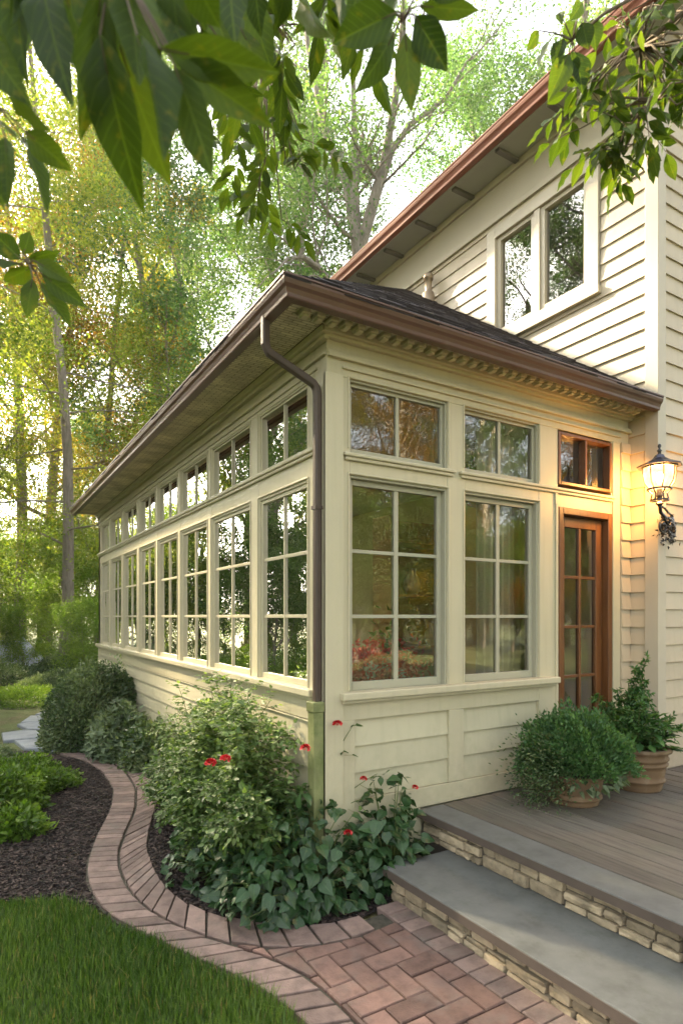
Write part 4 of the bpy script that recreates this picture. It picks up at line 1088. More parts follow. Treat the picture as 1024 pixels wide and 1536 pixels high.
p = out(850, 30); place('tall', p[0], p[1], 1.6, 4.3, GRN, 'tall green tree showing above the top end of the red brown gutter', WOODS)
# the forked tree behind the roof
HP = out(538, 19)
def hx(px, py, dd=0.):   # a point of the forked tree in its own upright plane, metres
    D_ = 19 + dd; q = out(px, D_); return (q[0] - HP[0], q[1] - HP[1], CAMZ + (925 - py) / FPX * D_)
HERO = [([(0, 0, -.1), hx(540, 700), hx(539, 520), hx(537, 380), hx(534, 345)], [.30, .25, .22, .20, .19]),
        ([hx(534, 350), hx(520, 275, .1), hx(492, 210, .4), hx(478, 150, .5), hx(462, 70, .8), hx(450, -60, 1)], [.15, .14, .12, .10, .075, .05]),
        ([hx(536, 360), hx(533, 270, -.1), hx(531, 170, -.2), hx(528, 60, -.3), hx(524, -120, -.4)], [.13, .10, .085, .07, .05]),
        ([hx(540, 372), hx(553, 320, -.2), hx(576, 240, -.4), hx(592, 150, -.6), hx(604, 40, -.9), hx(612, -140, -1)], [.16, .15, .13, .115, .09, .06]),
        ([hx(536, 470), hx(500, 425, -.8), hx(478, 398, -1.2), hx(455, 382, -1.6), hx(432, 384, -1.9), hx(415, 402, -2.2)], [.09, .085, .075, .06, .04, .02]),
        ([hx(541, 375, .1), hx(562, 300, .3), hx(588, 222, .6), (hx(614, 185, .8)), hx(668, 145, 1.0), hx(700, 90, 1.3)], [.15, .13, .11, .09, .07, .04])]
SP = dict(BROAD); SP.update(hn=1, hl=3.0, wob=[.05, .13, .2, .25])
o = make_tree('forked_tree', 31, SP, 10, .3, 17000, .10, M_BARK_F, hero=HERO, spread=.30, flat=.8)
o.location = (HP[0], HP[1], -.05); o.children[0].color = (1, 1, 1, 1)
for c in o.children: c.color = (1.0, 1.05, 1.0, 1)
tag(o, 'large tree whose pale grey trunk forks into spreading limbs above the sunroom roof', 'tree')
# dead fallen limb resting against the roof crest
# background rows
kinds = ['broad', 'broad2', 'tall', 'pale', 'airy']
bgc = [GRN, COOL, COOL, GRN, (1.2, 1.15, .8), DGRN]
for i in range(15):
    px = -330 + i * 88 + rng.uniform(-16, 16); d = 40 + (i * 7 % 5) * 5 + rng.uniform(-2, 2)
    if 560 < px < 660 and d < 44: d = 50
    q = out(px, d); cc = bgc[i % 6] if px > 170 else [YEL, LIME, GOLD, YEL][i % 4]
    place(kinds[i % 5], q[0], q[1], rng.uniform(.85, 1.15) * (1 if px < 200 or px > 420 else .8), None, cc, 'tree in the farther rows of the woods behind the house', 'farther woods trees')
# understory that closes the view near the ground
for i in range(13):
    px = -240 + i * 44 + rng.uniform(-10, 10); d = 21 + (i * 5 % 4) * 3.2 + rng.uniform(-1, 1)
    q = out(px, d)
    place(['low', 'low2'][i % 2], q[0], q[1], rng.uniform(.8, 1.25), None, [(1.8, 1.6, .8), LIME, (2.0, 1.55, .7), (1.7, 1.6, .9), LIME][i % 5], 'bushy understory tree among the woods beyond the garden', 'understory trees')
p = out(132, 13.5); place('low', p[0], p[1], .40, .7, (1.5, 1.5, .8), 'bright yellow green bush between the slender trunk and the far end of the sunroom', cat='bush')
p = out(38, 15.0); place('low2', p[0], p[1], .34, 2.7, (1.6, 1.45, .7), 'yellow green bush left of the slender trunk', cat='bush')
# trees to the left that the long wall of windows mirrors
lc = [GRN, YEL, LIME, ORN, GRN, COOL, LIME, GOLD, GRN, LIME]
for i, (x, y) in enumerate([(-9, 6), (-12, 10.5), (-10.5, 15), (-14, 3), (-8.5, 19.5), (-16, 8), (-18, 15), (-13, 21), (-19, 0), (-22, 10), (-6.2, 15.5), (-5.6, 19.5), (-4.4, 24)]):
    place(kinds[(i * 2) % 5], x, y, rng.uniform(.45, .62) if x > -13 else .8, None, lc[i % 10], 'tree on the left side of the garden, mirrored in the long row of windows', 'garden side trees')
for i, (x, y) in enumerate([(-8, 8.5), (-9, 12.2), (-8, 3.6), (-11, 17), (-12, 7), (-7.5, 15.5), (-5.6, 13.0), (-5.0, 17.2), (-6.6, 20), (-3.6, 19.5)]):
    place(['low', 'low2'][i % 2], x, y, rng.uniform(.7, 1.0), None, [GRN, LIME, DGRN][i % 3], 'bush on the left side of the garden, mirrored in the long row of windows', 'garden side bushes', cat='bush')
for i, (x, y, k) in enumerate([(-9.5, 23.5, 'tall'), (-12.5, 25.5, 'broad2'), (-7.6, 18.4, 'broad2'), (-8.2, 21.0, 'broad')]):  # out-of-view trees, added to block direct sun from the lawn, patio and steps
    place(k, x, y, (.95, .95, 1.0, 1.1)[i], None, [GRN, LIME, YEL, GRN, LIME][i], 'tall off-frame tree added beyond the garden side bushes to shade the lawn', 'added shade trees left of the garden')
for i, (x, y, k) in enumerate([(-12.5, 12.0, 'tall'), (-10.5, 8.4, 'broad2'), (-15, 15, 'tall'), (-16, 10.5, 'broad'), (-13, 17, 'broad2'), (-14, 6.5, 'tall')]):
    place(k, x, y, 1.0, None, [GRN, DGRN, COOL][i % 3], 'tall tree at the left side of the garden, mirrored in the upper house window', 'trees mirrored in the upper window')
# trees facing the porch that the front windows mirror
fc = [ORN, GRN, GOLD, GRN, YEL, ORN, DGRN, LIME, GRN]
for i, (x, y, k) in enumerate([(13.2, -18, 'pale'), (16, -20, 'broad'), (11, -20, 'broad2'), (19.0, -18.5, 'pale'), (22, -21, 'broad'), (25.5, -18.5, 'tall'), (29, -21, 'broad2'), (14, -23, 'broad'), (19, -24, 'tall'), (24, -25, 'pale'), (8, -19, 'tall'), (33, -18, 'broad'), (4, -18, 'broad'), (-2, -19, 'broad2')]):
    place(k, x, y, rng.uniform(.7, .9), None, fc[i % 9], 'tree facing the porch, seen only mirrored in the front windows', 'trees mirrored in the front windows')
for i, (x, y) in enumerate([(10.5, -16), (12.8, -16.4), (15, -16.8), (17.3, -16.2), (19.6, -16.6), (22, -17), (24.5, -16.4), (27, -17), (30, -17), (8, -16.5), (14, -18.6), (18, -19)]):
    place(['low', 'low2'][i % 2], x, y, rng.uniform(.9, 1.5), None, [GRN, GOLD, GRN, ORN, LIME][i % 5], 'small tree facing the porch, seen only mirrored in the front windows', 'small trees mirrored in the front windows')
for k in PROTO:
    if k not in used:
        for c in list(PROTO[k].children): bpy.data.objects.remove(c)
        bpy.data.objects.remove(PROTO[k])

# ------------------------------------------------------------------ garden plants
def shrub(name, loc, rx, ry, rz, n, L, W, mat, label, cat='shrub', mode='quad', lump=.12, shell=.35, up=.4, seed=1, fold=.12, droop=0., stems=9, dark=0., z0=0., tbias=0., lf=1.0):
    rg = np.random.default_rng(seed); root = empty(name, (loc[0], loc[1], z0), label=label, cat=cat)
    d = rnd_dir(rg, n); d[:, 2] = np.abs(d[:, 2]) * 1.0 - .12 * (rg.random(n) < .3); d = unit(d)
    th = np.arctan2(d[:, 1], d[:, 0]); el = d[:, 2]
    ph = rg.uniform(0, 6.28, 6)
    rr = 1 + lump * (np.sin(3 * th * lf + ph[0] + 2 * el) + .7 * np.sin(5 * th * lf + ph[1] - 4 * el) + .6 * np.sin(7 * el + ph[2] + 2 * th) + .5 * np.sin(11 * th + 9 * el + ph[3])) / 1.6
    dep = rg.random(n) ** 1.6 * shell
    R3 = np.array([rx, ry, rz]); P = d * (rr * (1 - dep))[:, None] * R3
    P[:, 2] = np.maximum(P[:, 2], .015)
    P += rg.normal(0, .012 + L * .2, P.shape)
    P[:, 2] = np.maximum(P[:, 2], .01)
    A = d * .8 + rnd_dir(rg, n) * .8 + [0, 0, .1]; Nn = d * .6 + rnd_dir(rg, n) * .5 + [0, 0, up]
    clump = .5 + .28 * np.sin(P[:, 0] * 9 / max(rx, .3) * .5 + ph[4]) * np.sin(P[:, 2] * 8 / max(rz, .3) * .5 + ph[5])
    tint = np.clip(clump + rg.normal(0, .2, n) + tbias, 0, 1)
    LL = L * rg.uniform(.65, 1.25, n)
    leaves('foliage', P, A, Nn, LL, LL * W, tint, mat, root, mode, fold, droop)
    if stems:
        sb = MB()
        for k in range(stems):
            a_ = rg.uniform(0, 6.28); e_ = rg.uniform(.3, .9)
            tip = np.array([math.cos(a_) * rx * (1 - e_ * .5), math.sin(a_) * ry * (1 - e_ * .5), rz * e_ * .9])
            sb.tube([(tip[0] * .08, tip[1] * .08, -.02), tuple(tip * [.45, .45, .6]), tuple(tip)], [.010, .007, .003], 5)
        sb.build('stems', M_TWIG, root, smooth=True)
    return root
shrub('round_shrub', (-.44, 4.95), .62, .60, .98, 30000, .040, .55, L_SHRUB, 'dense round dark green shrub clipped to a dome beside the curving path', seed=3, lump=.055, shell=.28, stems=14, tbias=.12)
shrub('variegated_shrub', (-.20, 5.5), .34, .42, .90, 5200, .05, .5, L_VAR, 'airy white edged shrub between the round shrub and the sunroom wall', seed=4, lump=.15, shell=.7)
shrub('low_shrub', (-.30, 4.25), .34, .62, .52, 5200, .075, .5, L_GREY, 'low soft green shrub by the wall, right of the round shrub', seed=5, mode='hex', droop=.15, lump=.1)
shrub('low_shrub', (-.16, 3.45), .24, .45, .42, 3200, .07, .5, L_SHRUB, 'low dark leaved shrub by the wall next to the big rose bush', seed=6, mode='hex', droop=.15, tbias=.1)
shrub('spreading_shrub', (-1.42, 3.30), .50, .50, .22, 13000, .042, .5, L_BRIGHT, 'bright green spreading shrub nearest the curve of the path on the left', seed=7, lump=.16)
shrub('spreading_shrub', (-1.78, 2.55), .50, .48, .30, 10000, .050, .5, L_BRIGHT, 'bright green spreading shrub cut by the left edge, in front of the mulch', seed=8, lump=.18, tbias=-.08)
shrub('spreading_shrub', (-1.50, 1.98), .20, .20, .13, 1500, .060, .5, L_BRIGHT, 'smallest leafy clump at the front of the left bed on the mulch', seed=9, mode='hex', lump=.2)
shrub('silver_shrub', (-1.72, 4.35), .38, .36, .20, 6000, .032, .5, L_GREY, 'silvery fine leaved shrub by the flagstones on the left', seed=10, lump=.16, tbias=.12)
shrub('spreading_shrub', (-2.5, 4.2), .7, .7, .28, 9000, .045, .5, L_BRIGHT, 'spreading shrub behind the silvery one at the left edge', seed=21, lump=.16, tbias=-.05)
shrub('groundcover', (-2.25, 6.4), .70, .95, .18, 11000, .04, .5, L_BRIGHT, 'yellow green groundcover mound left of the flagstones', cat='groundcover', seed=11, tbias=.28, stems=0, lump=.1)
shrub('groundcover', (-.98, 9.6), .72, .9, .26, 9000, .045, .35, L_BRIGHT, 'bright yellow green grassy mound just beyond the last flagstone', cat='groundcover', seed=12, tbias=.30, stems=0)
GC = [(-2.6, 9.0, 1.0, .40, L_GREY, 'grey green'), (-1.1, 12.4, 1.2, .45, L_SHRUB, 'dark green'), (-3.4, 12.2, 1.2, .5, L_BRIGHT, 'fresh green'), (-.2, 10.6, .9, .42, L_GREY, 'silvery green'), (-2.2, 15.5, 1.5, .7, L_GREY, 'broad grey green'), (.4, 14.2, 1.0, .55, L_SHRUB, 'mid green'), (-4.6, 16.5, 1.8, .8, L_BRIGHT, 'large fresh green'), (-.4, 17.8, 1.3, .8, L_BRIGHT, 'farthest bright green')]
LOC = ['mound behind the yellow groundcover', 'mound behind the bright grassy mound', 'mound at the left edge before the woods', 'mound behind the round shrub', 'mound in front of the understory trees', 'mound at the foot of the slender trunk', 'mound at the left rear edge of the garden', 'mound behind the slender trunk']
for i, (x, y, r, h, m_, c_) in enumerate(GC):
    shrub('groundcover', (x, y), r, r * .9, h, 11000, .055, .5, m_, c_ + ' ' + LOC[i], cat='groundcover', seed=40 + i, stems=0, lump=.14, shell=.25)
for i, (x, y, r, h) in enumerate([(-6, 7, 1.6, .7), (-6.5, 11, 1.8, .8), (-6, 3, 1.5, .7), (-7, 14.5, 2, 1)]):
    shrub('groundcover', (x, y), r, r, h, 9000, .07, .5, [L_SHRUB, L_BRIGHT][i % 2], 'low hedge mound on the left side of the garden, mirrored in the long windows', cat='groundcover', seed=60 + i, stems=0)['group'] = 'left side hedge mounds'
# boulder
def boulder(x, y, r, h, label, seed):
    rg = np.random.default_rng(seed); V = []; Fs = []; nu, nv = 24, 12; ph = rg.uniform(0, 6, 6)
    for j in range(nv + 1):
        for i in range(nu):
            a_ = i / nu * math.tau; e_ = -.3 + (math.pi / 2 + .3) * j / nv
            k = 1 + .12 * math.sin(2 * a_ + ph[0]) + .08 * math.sin(3 * a_ + 4 * e_ + ph[1]) + .04 * math.sin(7 * a_ + 5 * e_ + ph[2])
            V.append((r * k * math.cos(a_) * math.cos(e_), r * k * .8 * math.sin(a_) * math.cos(e_), h * k * max(-.2, math.sin(e_))))
    for j in range(nv):
        for i in range(nu): Fs.append((j * nu + i, j * nu + (i + 1) % nu, (j + 1) * nu + (i + 1) % nu, (j + 1) * nu + i))
    b = MB(); b.add(V, Fs); o = b.build('boulder', M_BOULDER, smooth=True); o.location = (x, y, 0); tag(o, label, 'boulder')
q = out(20, 17.5); boulder(q[0], q[1], .75, .85, 'pale blue grey boulder among the plants at the far left edge', 2)

# climbing rose with arching canes
def rose():
    rg = np.random.default_rng(77)
    root = empty('rose_bush', (-.36, .75, 0), label='big sprawling rose bush with arching canes and red blooms against the sunroom corner', cat='rose bush')
    cn = MB(); P = []; A = []; T = []; LL = []
    def cane(b, tip, arch, r=.0042, dens=34, l0=.25, bright=.5):
        b = np.array(b, float); tip = np.array(tip, float); mid = (b + tip) / 2 + np.array([0, 0, arch]) + rg.normal(0, .03, 3)
        pts = []
        for i in range(13):
            t_ = i / 12; q = b * (1 - t_) ** 2 + mid * 2 * t_ * (1 - t_) + tip * t_ ** 2; pts.append(q)
        cn.tube([tuple(q) for q in pts], [r * (1 - .75 * i / 12) + .0008 for i in range(13)], 5)
        for k in range(dens):
            t_ = l0 + (1 - l0) * (k + rg.random()) / dens; q = b * (1 - t_) ** 2 + mid * 2 * t_ * (1 - t_) + tip * t_ ** 2
            tg = (mid - b) * (1 - t_) + (tip - mid) * t_; tg /= np.linalg.norm(tg)
            o_ = rnd_dir(rg, 1)[0]; o_ -= tg * o_.dot(tg); o_ /= np.linalg.norm(o_); ax = tg * .35 + o_ + [0, 0, .15]; ax /= np.linalg.norm(ax)
            ln = rg.uniform(.05, .11); side = np.cross(ax, [0, 0, 1.]); side /= np.linalg.norm(side) + 1e-6
            cn.tube([tuple(q), tuple(q + ax * ln)], [.0014, .0008], 3)
            for m_, (f, s_) in enumerate(((1., 0), (.7, 1), (.7, -1), (.38, 1), (.38, -1))):
                P.append(q + ax * ln * f); A.append(ax * (.9 if s_ == 0 else .35) + side * s_ + [0, 0, -.18]); T.append(np.clip(bright + rg.normal(0, .2), 0, 1)); LL.append(rg.uniform(.020, .042))
        return pts
    # upper airy canes reaching the sill, left spill, front spill  (coordinates local to the root)
    for k in range(80):
        b = (rg.uniform(-.12, .12), rg.uniform(-.5, .5), .0)
        y = rg.uniform(-.62, 1.35); h = rg.uniform(.55, 1.02) * (1 - .18 * max(0, y - .3)) ; x = rg.uniform(-.14, .26)
        if rg.random() < .5: h *= .78
        cane(b, (x, y, h), rg.uniform(.2, .45), dens=40, l0=.35, bright=.64)
    for k in range(95):
        b = (rg.uniform(-.05, .18), rg.uniform(-.5, 1.15), .02)
        y = b[1] + rg.uniform(-.5, .4); cane(b, (rg.uniform(-.32, -.06) + .06 * (y > .9), y, rg.uniform(.12, .58)), rg.uniform(.25, .5), dens=30, bright=.48)
    for k in range(22):
        b = (rg.uniform(-.1, .25), rg.uniform(-.6, -.2), .02)
        cane(b, (rg.uniform(-.35, .22), rg.uniform(-.85, -.45), rg.uniform(.25, .62)), rg.uniform(.2, .45), dens=28, bright=.42)
    # long single canes in front of the white wall
    cane((.2, -.55, 0), (.52, -.79, .95), .12, dens=6, l0=.25, bright=.3); cane((.25, -.6, 0), (.60, -.80, .50), .25, dens=6, l0=.5, bright=.25)
    cane((.2, -.6, .1), (.68, -.80, .64), .12, dens=5, l0=.5, bright=.3); cane((-.05, .2, 0), (-.10, .62, 1.06), .22, dens=34, bright=.7)
    
    for k in range(10): cane((rg.uniform(-.1, .1), rg.uniform(-.3, .3), 0), (rg.uniform(-.05, .24), rg.uniform(-.5, .35), rg.uniform(.98, 1.2)), rg.uniform(.15, .4), dens=26, l0=.4, bright=.75)
    cn.build('canes', M_STEM, root, smooth=True)
    n = len(P); P = np.array(P); ok = (P[:, 0] < .33) | (P[:, 1] < -.77); ok &= ~((P[:, 1] > -.75) & (P[:, 0] > .34))
    P = P[ok]; A = np.array(A)[ok]; T = np.array(T)[ok]; LL = np.array(LL)[ok]
    leaves('foliage', P, A, rnd_dir(rg, len(P)) * .5 + [-.2, -.1, .8], LL * 1.15, LL * .72, T, L_ROSE, root, 'hex', .1, .12)
    # blooms
    def bloom(c, r, nP=46, mat=L_RED, name='bloom'):
        PP = []; AA = []; NN = []; l = []
        for k in range(nP):
            a_ = k * 2.4; e_ = 1.5 - 1.7 * (k / nP) ; d = np.array([math.cos(a_) * math.cos(e_), math.sin(a_) * math.cos(e_), math.sin(e_)])
            tg = np.cross(d, [math.sin(a_), -math.cos(a_), .2]); PP.append(np.array(c) + d * r * (.12 + .38 * k / nP) - np.array([0, 0, r * .3])); AA.append(d * .55 + np.array([0, 0, .75 - .9 * k / nP])); NN.append(-d + np.array([0, 0, .3]) + rg.normal(0, .2, 3)); l.append(r * (.62 + .3 * k / nP))
        l = np.array(l); return leaves(name, np.array(PP), np.array(AA), np.array(NN), l, l * 1.0, np.clip(np.linspace(0, .8, nP) + rg.normal(0, .2, nP), 0, 1), mat, root, 'long', .22, .10)
    def atx(px, py, X, Y=None):
        u = (px - 512) / FPX; d = FW + RT * u
        t_ = (X - CAM[0]) / d[0] if Y is None else (Y - CAM[1]) / d[1]
        return np.array([CAM[0] + d[0] * t_ + .36, CAM[1] + d[1] * t_ - .75, CAMZ + (925 - py) / FPX * t_])
    for px, py, X, r, nm in ((316, 1142, -.62, .028, 'bloom'), (338, 1136, -.60, .026, 'bloom'), (458, 1120, -.30, .024, 'bloom')):
        bloom(atx(px, py, X), r, name=nm)
    for px, py, r in ((506, 1084, .024), (545, 1167, .018), (522, 1248, .020), (622, 1180, .018)):
        bloom(atx(px, py, 0, -.06 if py < 1200 else -.22), r)
    return root
rose()
def broad(name, loc, rx, ry, rz, n, L, label, seed, shellpts=None):
    """plant of overlapping heart shaped leaves on petioles"""
    rg = np.random.default_rng(seed); root = empty(name, (loc[0], loc[1], 0), label=label, cat='plant')
    d = rnd_dir(rg, n); d[:, 2] = np.abs(d[:, 2]); R3 = np.array([rx, ry, rz])
    rr = (1 - rg.random(n) ** 1.8 * .5) * (1 + .10 * np.sin(4 * np.arctan2(d[:, 1], d[:, 0]) + seed) + .06 * np.sin(9 * d[:, 2] + seed))
    P = d * rr[:, None] * R3; P[:, 2] = np.maximum(P[:, 2], .04)
    A = d * [1, 1, .25] + rnd_dir(rg, n) * .75 + [0, 0, -.5]; Nn = d * .8 + rnd_dir(rg, n) * .6 + [0, 0, .55]
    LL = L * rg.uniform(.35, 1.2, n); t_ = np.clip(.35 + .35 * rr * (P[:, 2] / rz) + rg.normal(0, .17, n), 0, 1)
    t_[rg.random(n) < .012] = 1.0
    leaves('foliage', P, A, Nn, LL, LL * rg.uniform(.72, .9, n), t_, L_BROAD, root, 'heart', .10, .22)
    sb = MB()
    for k in range(0, n, 4):
        q = P[k]; sb.tube([(q[0] * .25, q[1] * .25, 0), tuple(q * [.7, .7, .75]), tuple(q)], [.004, .003, .0018], 4)
    sb.build('stems', M_STEM, root, smooth=True); return root
broad('heart_leaved_plant', (-.14, .02), .55, .37, .50, 1250, .078, 'dark heart leaved plant spilling over the mulch at the foot of the sunroom corner', 5)
broad('heart_leaved_plant', (.36, -.13), .24, .19, .60, 330, .085, 'heart leaved plant growing up against the end of the stone steps', 6)
broad('heart_leaved_plant', (-.44, .55), .30, .55, .36, 700, .062, 'darker broad leaved plant under the rose bush at the edge of the path', 8)
# small red bud on the plant by the steps
# ------------------------------------------------------------------ potted plants
def pot(root, r0, r1, h, ribs):
    mb = MB(); pr = [(0, 0), (r0, 0), (r0 * 1.02, .012)]
    for i in range(1, 8):
        z = h * i / 8; r = r0 + (r1 - r0) * (i / 8) ** .8
        if i in ribs: pr += [(r, z - .012), (r + .010, z - .008), (r + .011, z + .004), (r + .001, z + .008)]
        else: pr.append((r, z))
    pr += [(r1, h * .90), (r1 + .018, h * .905), (r1 + .020, h * .985), (r1 + .010, h), (r1 - .008, h), (r1 - .016, h * .9), (r1 - .03, h * .75)]
    mb.lathe(pr, 40); mb.build('pot', M_POT, root, smooth=True)
    mb = MB(); mb.lathe([(0, h * .9), (r1 - .015, h * .88)], 30); mb.build('soil', M_POTSOIL, root)
def foliage(root, name, P, rgd, L, W, mat, up=.5, mode='quad', axis=None, droop=0., t0=.5):
    n = len(P); A = rnd_dir(rgd, n) * .8 + (unit(P - np.array([0, 0, .2])) if axis is None else axis); 
    return leaves(name, P, A, rnd_dir(rgd, n) * .7 + [0, 0, up], L * rgd.uniform(.7, 1.3, n), L * W, np.clip(t0 + rgd.normal(0, .22, n), 0, 1), mat, root, mode, .1, droop)
rg = np.random.default_rng(9)
pa = empty('potted_plant', (1.64, -.42, .361), label='low terracotta pot with a wide feathery green mound, nearest the steps', cat='potted plant')
pot(pa, .15, .185, .20, (2,))
n = 17000; d = rnd_dir(rg, n); d[:, 2] = np.abs(d[:, 2]) - .15; rr = 1.12 - rg.random(n) ** 1.1 * .60; th = np.arctan2(d[:, 1], d[:, 0])
rr *= 1 + .12 * np.sin(5 * th + 3 * d[:, 2]) + .08 * np.sin(9 * th + 6 * d[:, 2]) + .06 * np.sin(14 * d[:, 2] + 3 * th)
P = d * rr[:, None] * [.32, .32, .34] + [0, 0, .27]; P = P[P[:, 2] > .15 + .09 * (np.hypot(P[:, 0], P[:, 1]) < .24)]
foliage(pa, 'foliage', P, rg, .030, .55, L_POT, t0=.55, mode='quad', axis=unit(P - [0, 0, .1]) * 1.2)
# wiry darker sprays on the left
n = 2600; cen = np.array([-.30, .02, .24]); P = cen + rg.normal(0, 1, (n, 3)) * [.075, .09, .10]
foliage(pa, 'side_spray', P, rg, .026, .45, L_SHRUB)
n = 260; d = rnd_dir(rg, n); P = d * [.25, .25, .10] + [.02, -.03, .19]; P = P[(P[:, 1] < .1)]
foliage(pa, 'trailing_leaves', P, rg, .05, .6, L_GREY, mode='hex', droop=.3)
sb = MB()
for k in range(40):
    a_ = rg.uniform(0, 6.28); e_ = rg.uniform(.3, 1.3); l = rg.uniform(.25, .36); sb.tube([(0, 0, .17), (math.cos(a_) * math.cos(e_) * l * .5, math.sin(a_) * math.cos(e_) * l * .5, .22 + math.sin(e_) * l * .5), (math.cos(a_) * math.cos(e_) * l, math.sin(a_) * math.cos(e_) * l, .22 + math.sin(e_) * l)], [.003, .002, .001], 4)
sb.build('stems', M_STEM, pa)
pb = empty('potted_plant', (2.30, -.44, .361), label='tall ribbed terracotta pot with an upright leafy shrub, against the house corner', cat='potted plant')
pot(pb, .155, .205, .30, (2, 5, 6))
P = []; A = []; sb = MB(); T_ = []
def spray(b, tip, k_, w_):
    b = np.array(b, float); tip = np.array(tip, float)
    mid = (b + tip) / 2 + rg.normal(0, .03, 3)
    pts = [b * (1 - t_) ** 2 + mid * 2 * t_ * (1 - t_) + tip * t_ ** 2 for t_ in np.linspace(0, 1, 8)]
    sb.tube([tuple(q) for q in pts], [.005 * (1 - .8 * i / 7) for i in range(8)], 5)
    for i in range(k_):
        t_ = .25 + .75 * i / k_; q = b * (1 - t_) ** 2 + mid * 2 * t_ * (1 - t_) + tip * t_ ** 2
        o_ = rnd_dir(rg, 1)[0] + [0, 0, .15]; o_ /= np.linalg.norm(o_); ln = w_ * (1.1 - t_ * .7)
        sb.tube([tuple(q), tuple(q + o_ * ln)], [.0018, .0008], 3)
        for j in range(7):
            P.append(q + o_ * ln * (j + 1) / 7); A.append(o_ * .6 + rnd_dir(rg, 1)[0])
for k in range(7): spray((rg.uniform(-.05, .05), rg.uniform(-.05, .05), .26), (rg.uniform(-.06, .10), rg.uniform(-.12, .1), rg.uniform(.62, .80)), 26, .10)
spray((.0, 0, .26), (.03, -.06, .94), 30, .07); spray((.02, .02, .26), (-.02, 0, .86), 26, .08)
for k in range(24):
    a_ = rg.uniform(0, 6.28); q_ = rg.uniform(.18, .36); spray((math.cos(a_) * .05, math.sin(a_) * .05, .27), (math.cos(a_) * q_, math.sin(a_) * q_ * .8, rg.uniform(.36, .70)), 24, .10)
P = np.array(P); A = np.array(A); n = len(P)
leaves('foliage', P, A, rnd_dir(rg, n) * .6 + [0, 0, .7], .036 * rg.uniform(.7, 1.3, n), .017, np.clip(rg.normal(.5, .22, n), 0, 1), L_POTG, pb, 'hex', .1, .1)
sb.build('stems', M_STEM, pb, smooth=True)
n = 130; d = rnd_dir(rg, n); d[:, 2] = np.abs(d[:, 2]); P = d * [.20, .20, .24] + [0, 0, .29]
leaves('broad_leaves', P, d * [1, 1, .3] + rnd_dir(rg, n) * .4, d * .6 + [0, 0, .8], rg.uniform(.07, .12, n), .05, np.clip(rg.normal(.5, .25, n), 0, 1), L_POTG, pb, 'long', .1, .25)
# pale painted bench end at the right edge of the deck
bn = empty('garden_bench', (3.06, -.78, .36), label='pale grey blue garden bench just showing at the right edge behind the tall pot', cat='bench')
mb = MB()
for k in range(4): mb.box(V3, -.02 , 1.2, -.20 + k * .11, -.20 + k * .11 + .095, .20, .225)
mb.build('seat', M_CHAIR, bn, bevel=.006)
for x in (.10, 1.12):
    for y in (-.17, .19): mb = MB(); mb.box(V3, x - .025, x + .025, y - .025, y + .025, 0, .199); mb.build('leg', M_CHAIR, bn, bevel=.004)
# flowers inside the corner window and a hanging pink basket
fa = empty('flower_arrangement', (.50, .37, 1.06), label='red and white flower arrangement on the table inside the corner window', cat='flowers')
mb = MB(); mb.lathe([(0, 0), (.14, 0), (.19, .05), (.185, .06), (.13, .03), (0, .03)], 24); mb.build('bowl', M_IWOOD, fa, smooth=True)
n = 3200; P = rg.normal(0, 1, (n, 3)) * [.20, .10, .08] + [0, -.04, .15]; P[:, 2] = np.abs(P[:, 2]); P[:, 1] = np.maximum(P[:, 1], -.155 + .03 * rg.random(n)); P[:, 0] = np.clip(P[:, 0], -.30, .6)
leaves('red_blooms', P, rnd_dir(rg, n) + [0, 0, .3], rnd_dir(rg, n) + [0, -.4, .4], .038, .024, np.clip(rg.normal(.35, .2, n), 0, .85), L_FLOW, fa, 'hex', .15)
for c in ((-.04, -.13, .17), (.10, -.11, .21), (-.22, -.06, .20), (-.27, .06, .13), (.2, -.1, .14)):
    n = 26; d = rnd_dir(rg, n); leaves('white_bloom', np.array(c) + d * .016, d, rnd_dir(rg, n), .052, .045, np.ones(n), leafmat('white_petal', (.6, .55, .45), (.7, .66, .58), (.8, .78, .72), .25, .5, tcol=(1, 1, 1)) if 'white_petal' not in bpy.data.materials else bpy.data.materials['white_petal'], fa, 'hex', .2)
n = 60; P = rg.normal(0, 1, (n, 3)) * [.06, .05, .12] + [.22, .0, .3]; leaves('greenery', P, rnd_dir(rg, n) + [0, 0, .6], rnd_dir(rg, n), .07, .03, np.clip(rg.normal(.6, .2, n), 0, 1), L_BRIGHT, fa, 'hex')
hb = empty('hanging_basket', (1.62, .46, 2.45), label='hanging basket of pink flowers inside, behind the upper middle window', cat='hanging basket')
mb = MB(); mb.lathe([(0, -.02), (.07, 0), (.12, .08), (.13, .10), (.11, .10), (0, .08)], 20); mb.build('basket', M_IWOOD, hb, smooth=True)
mb = MB()
for k in range(3): a_ = k * 2.09; mb.tube([(.125 * math.cos(a_), .125 * math.sin(a_), .10), (0, 0, .55)], .003, 4)
mb.build('chain', M_IRON, hb)
n = 500; P = rnd_dir(rg, n) * [.17, .17, .17] * rg.uniform(.6, 1, (n, 1)) + [0, 0, .20]; leaves('foliage', P, rnd_dir(rg, n), rnd_dir(rg, n), .05, .03, np.clip(rg.normal(.5, .2, n), 0, 1), L_BRIGHT, hb, 'hex')
for k in range(9):
    c = rnd_dir(rg, 1)[0] * [.16, .13, .15] + [0, -.05, .20]; n = 18; d = rnd_dir(rg, n); leaves('bloom', c + d * .008, d, rnd_dir(rg, n), .034, .03, np.clip(rg.normal(.5, .2, n), 0, 1), L_PINK, hb, 'hex', .2)

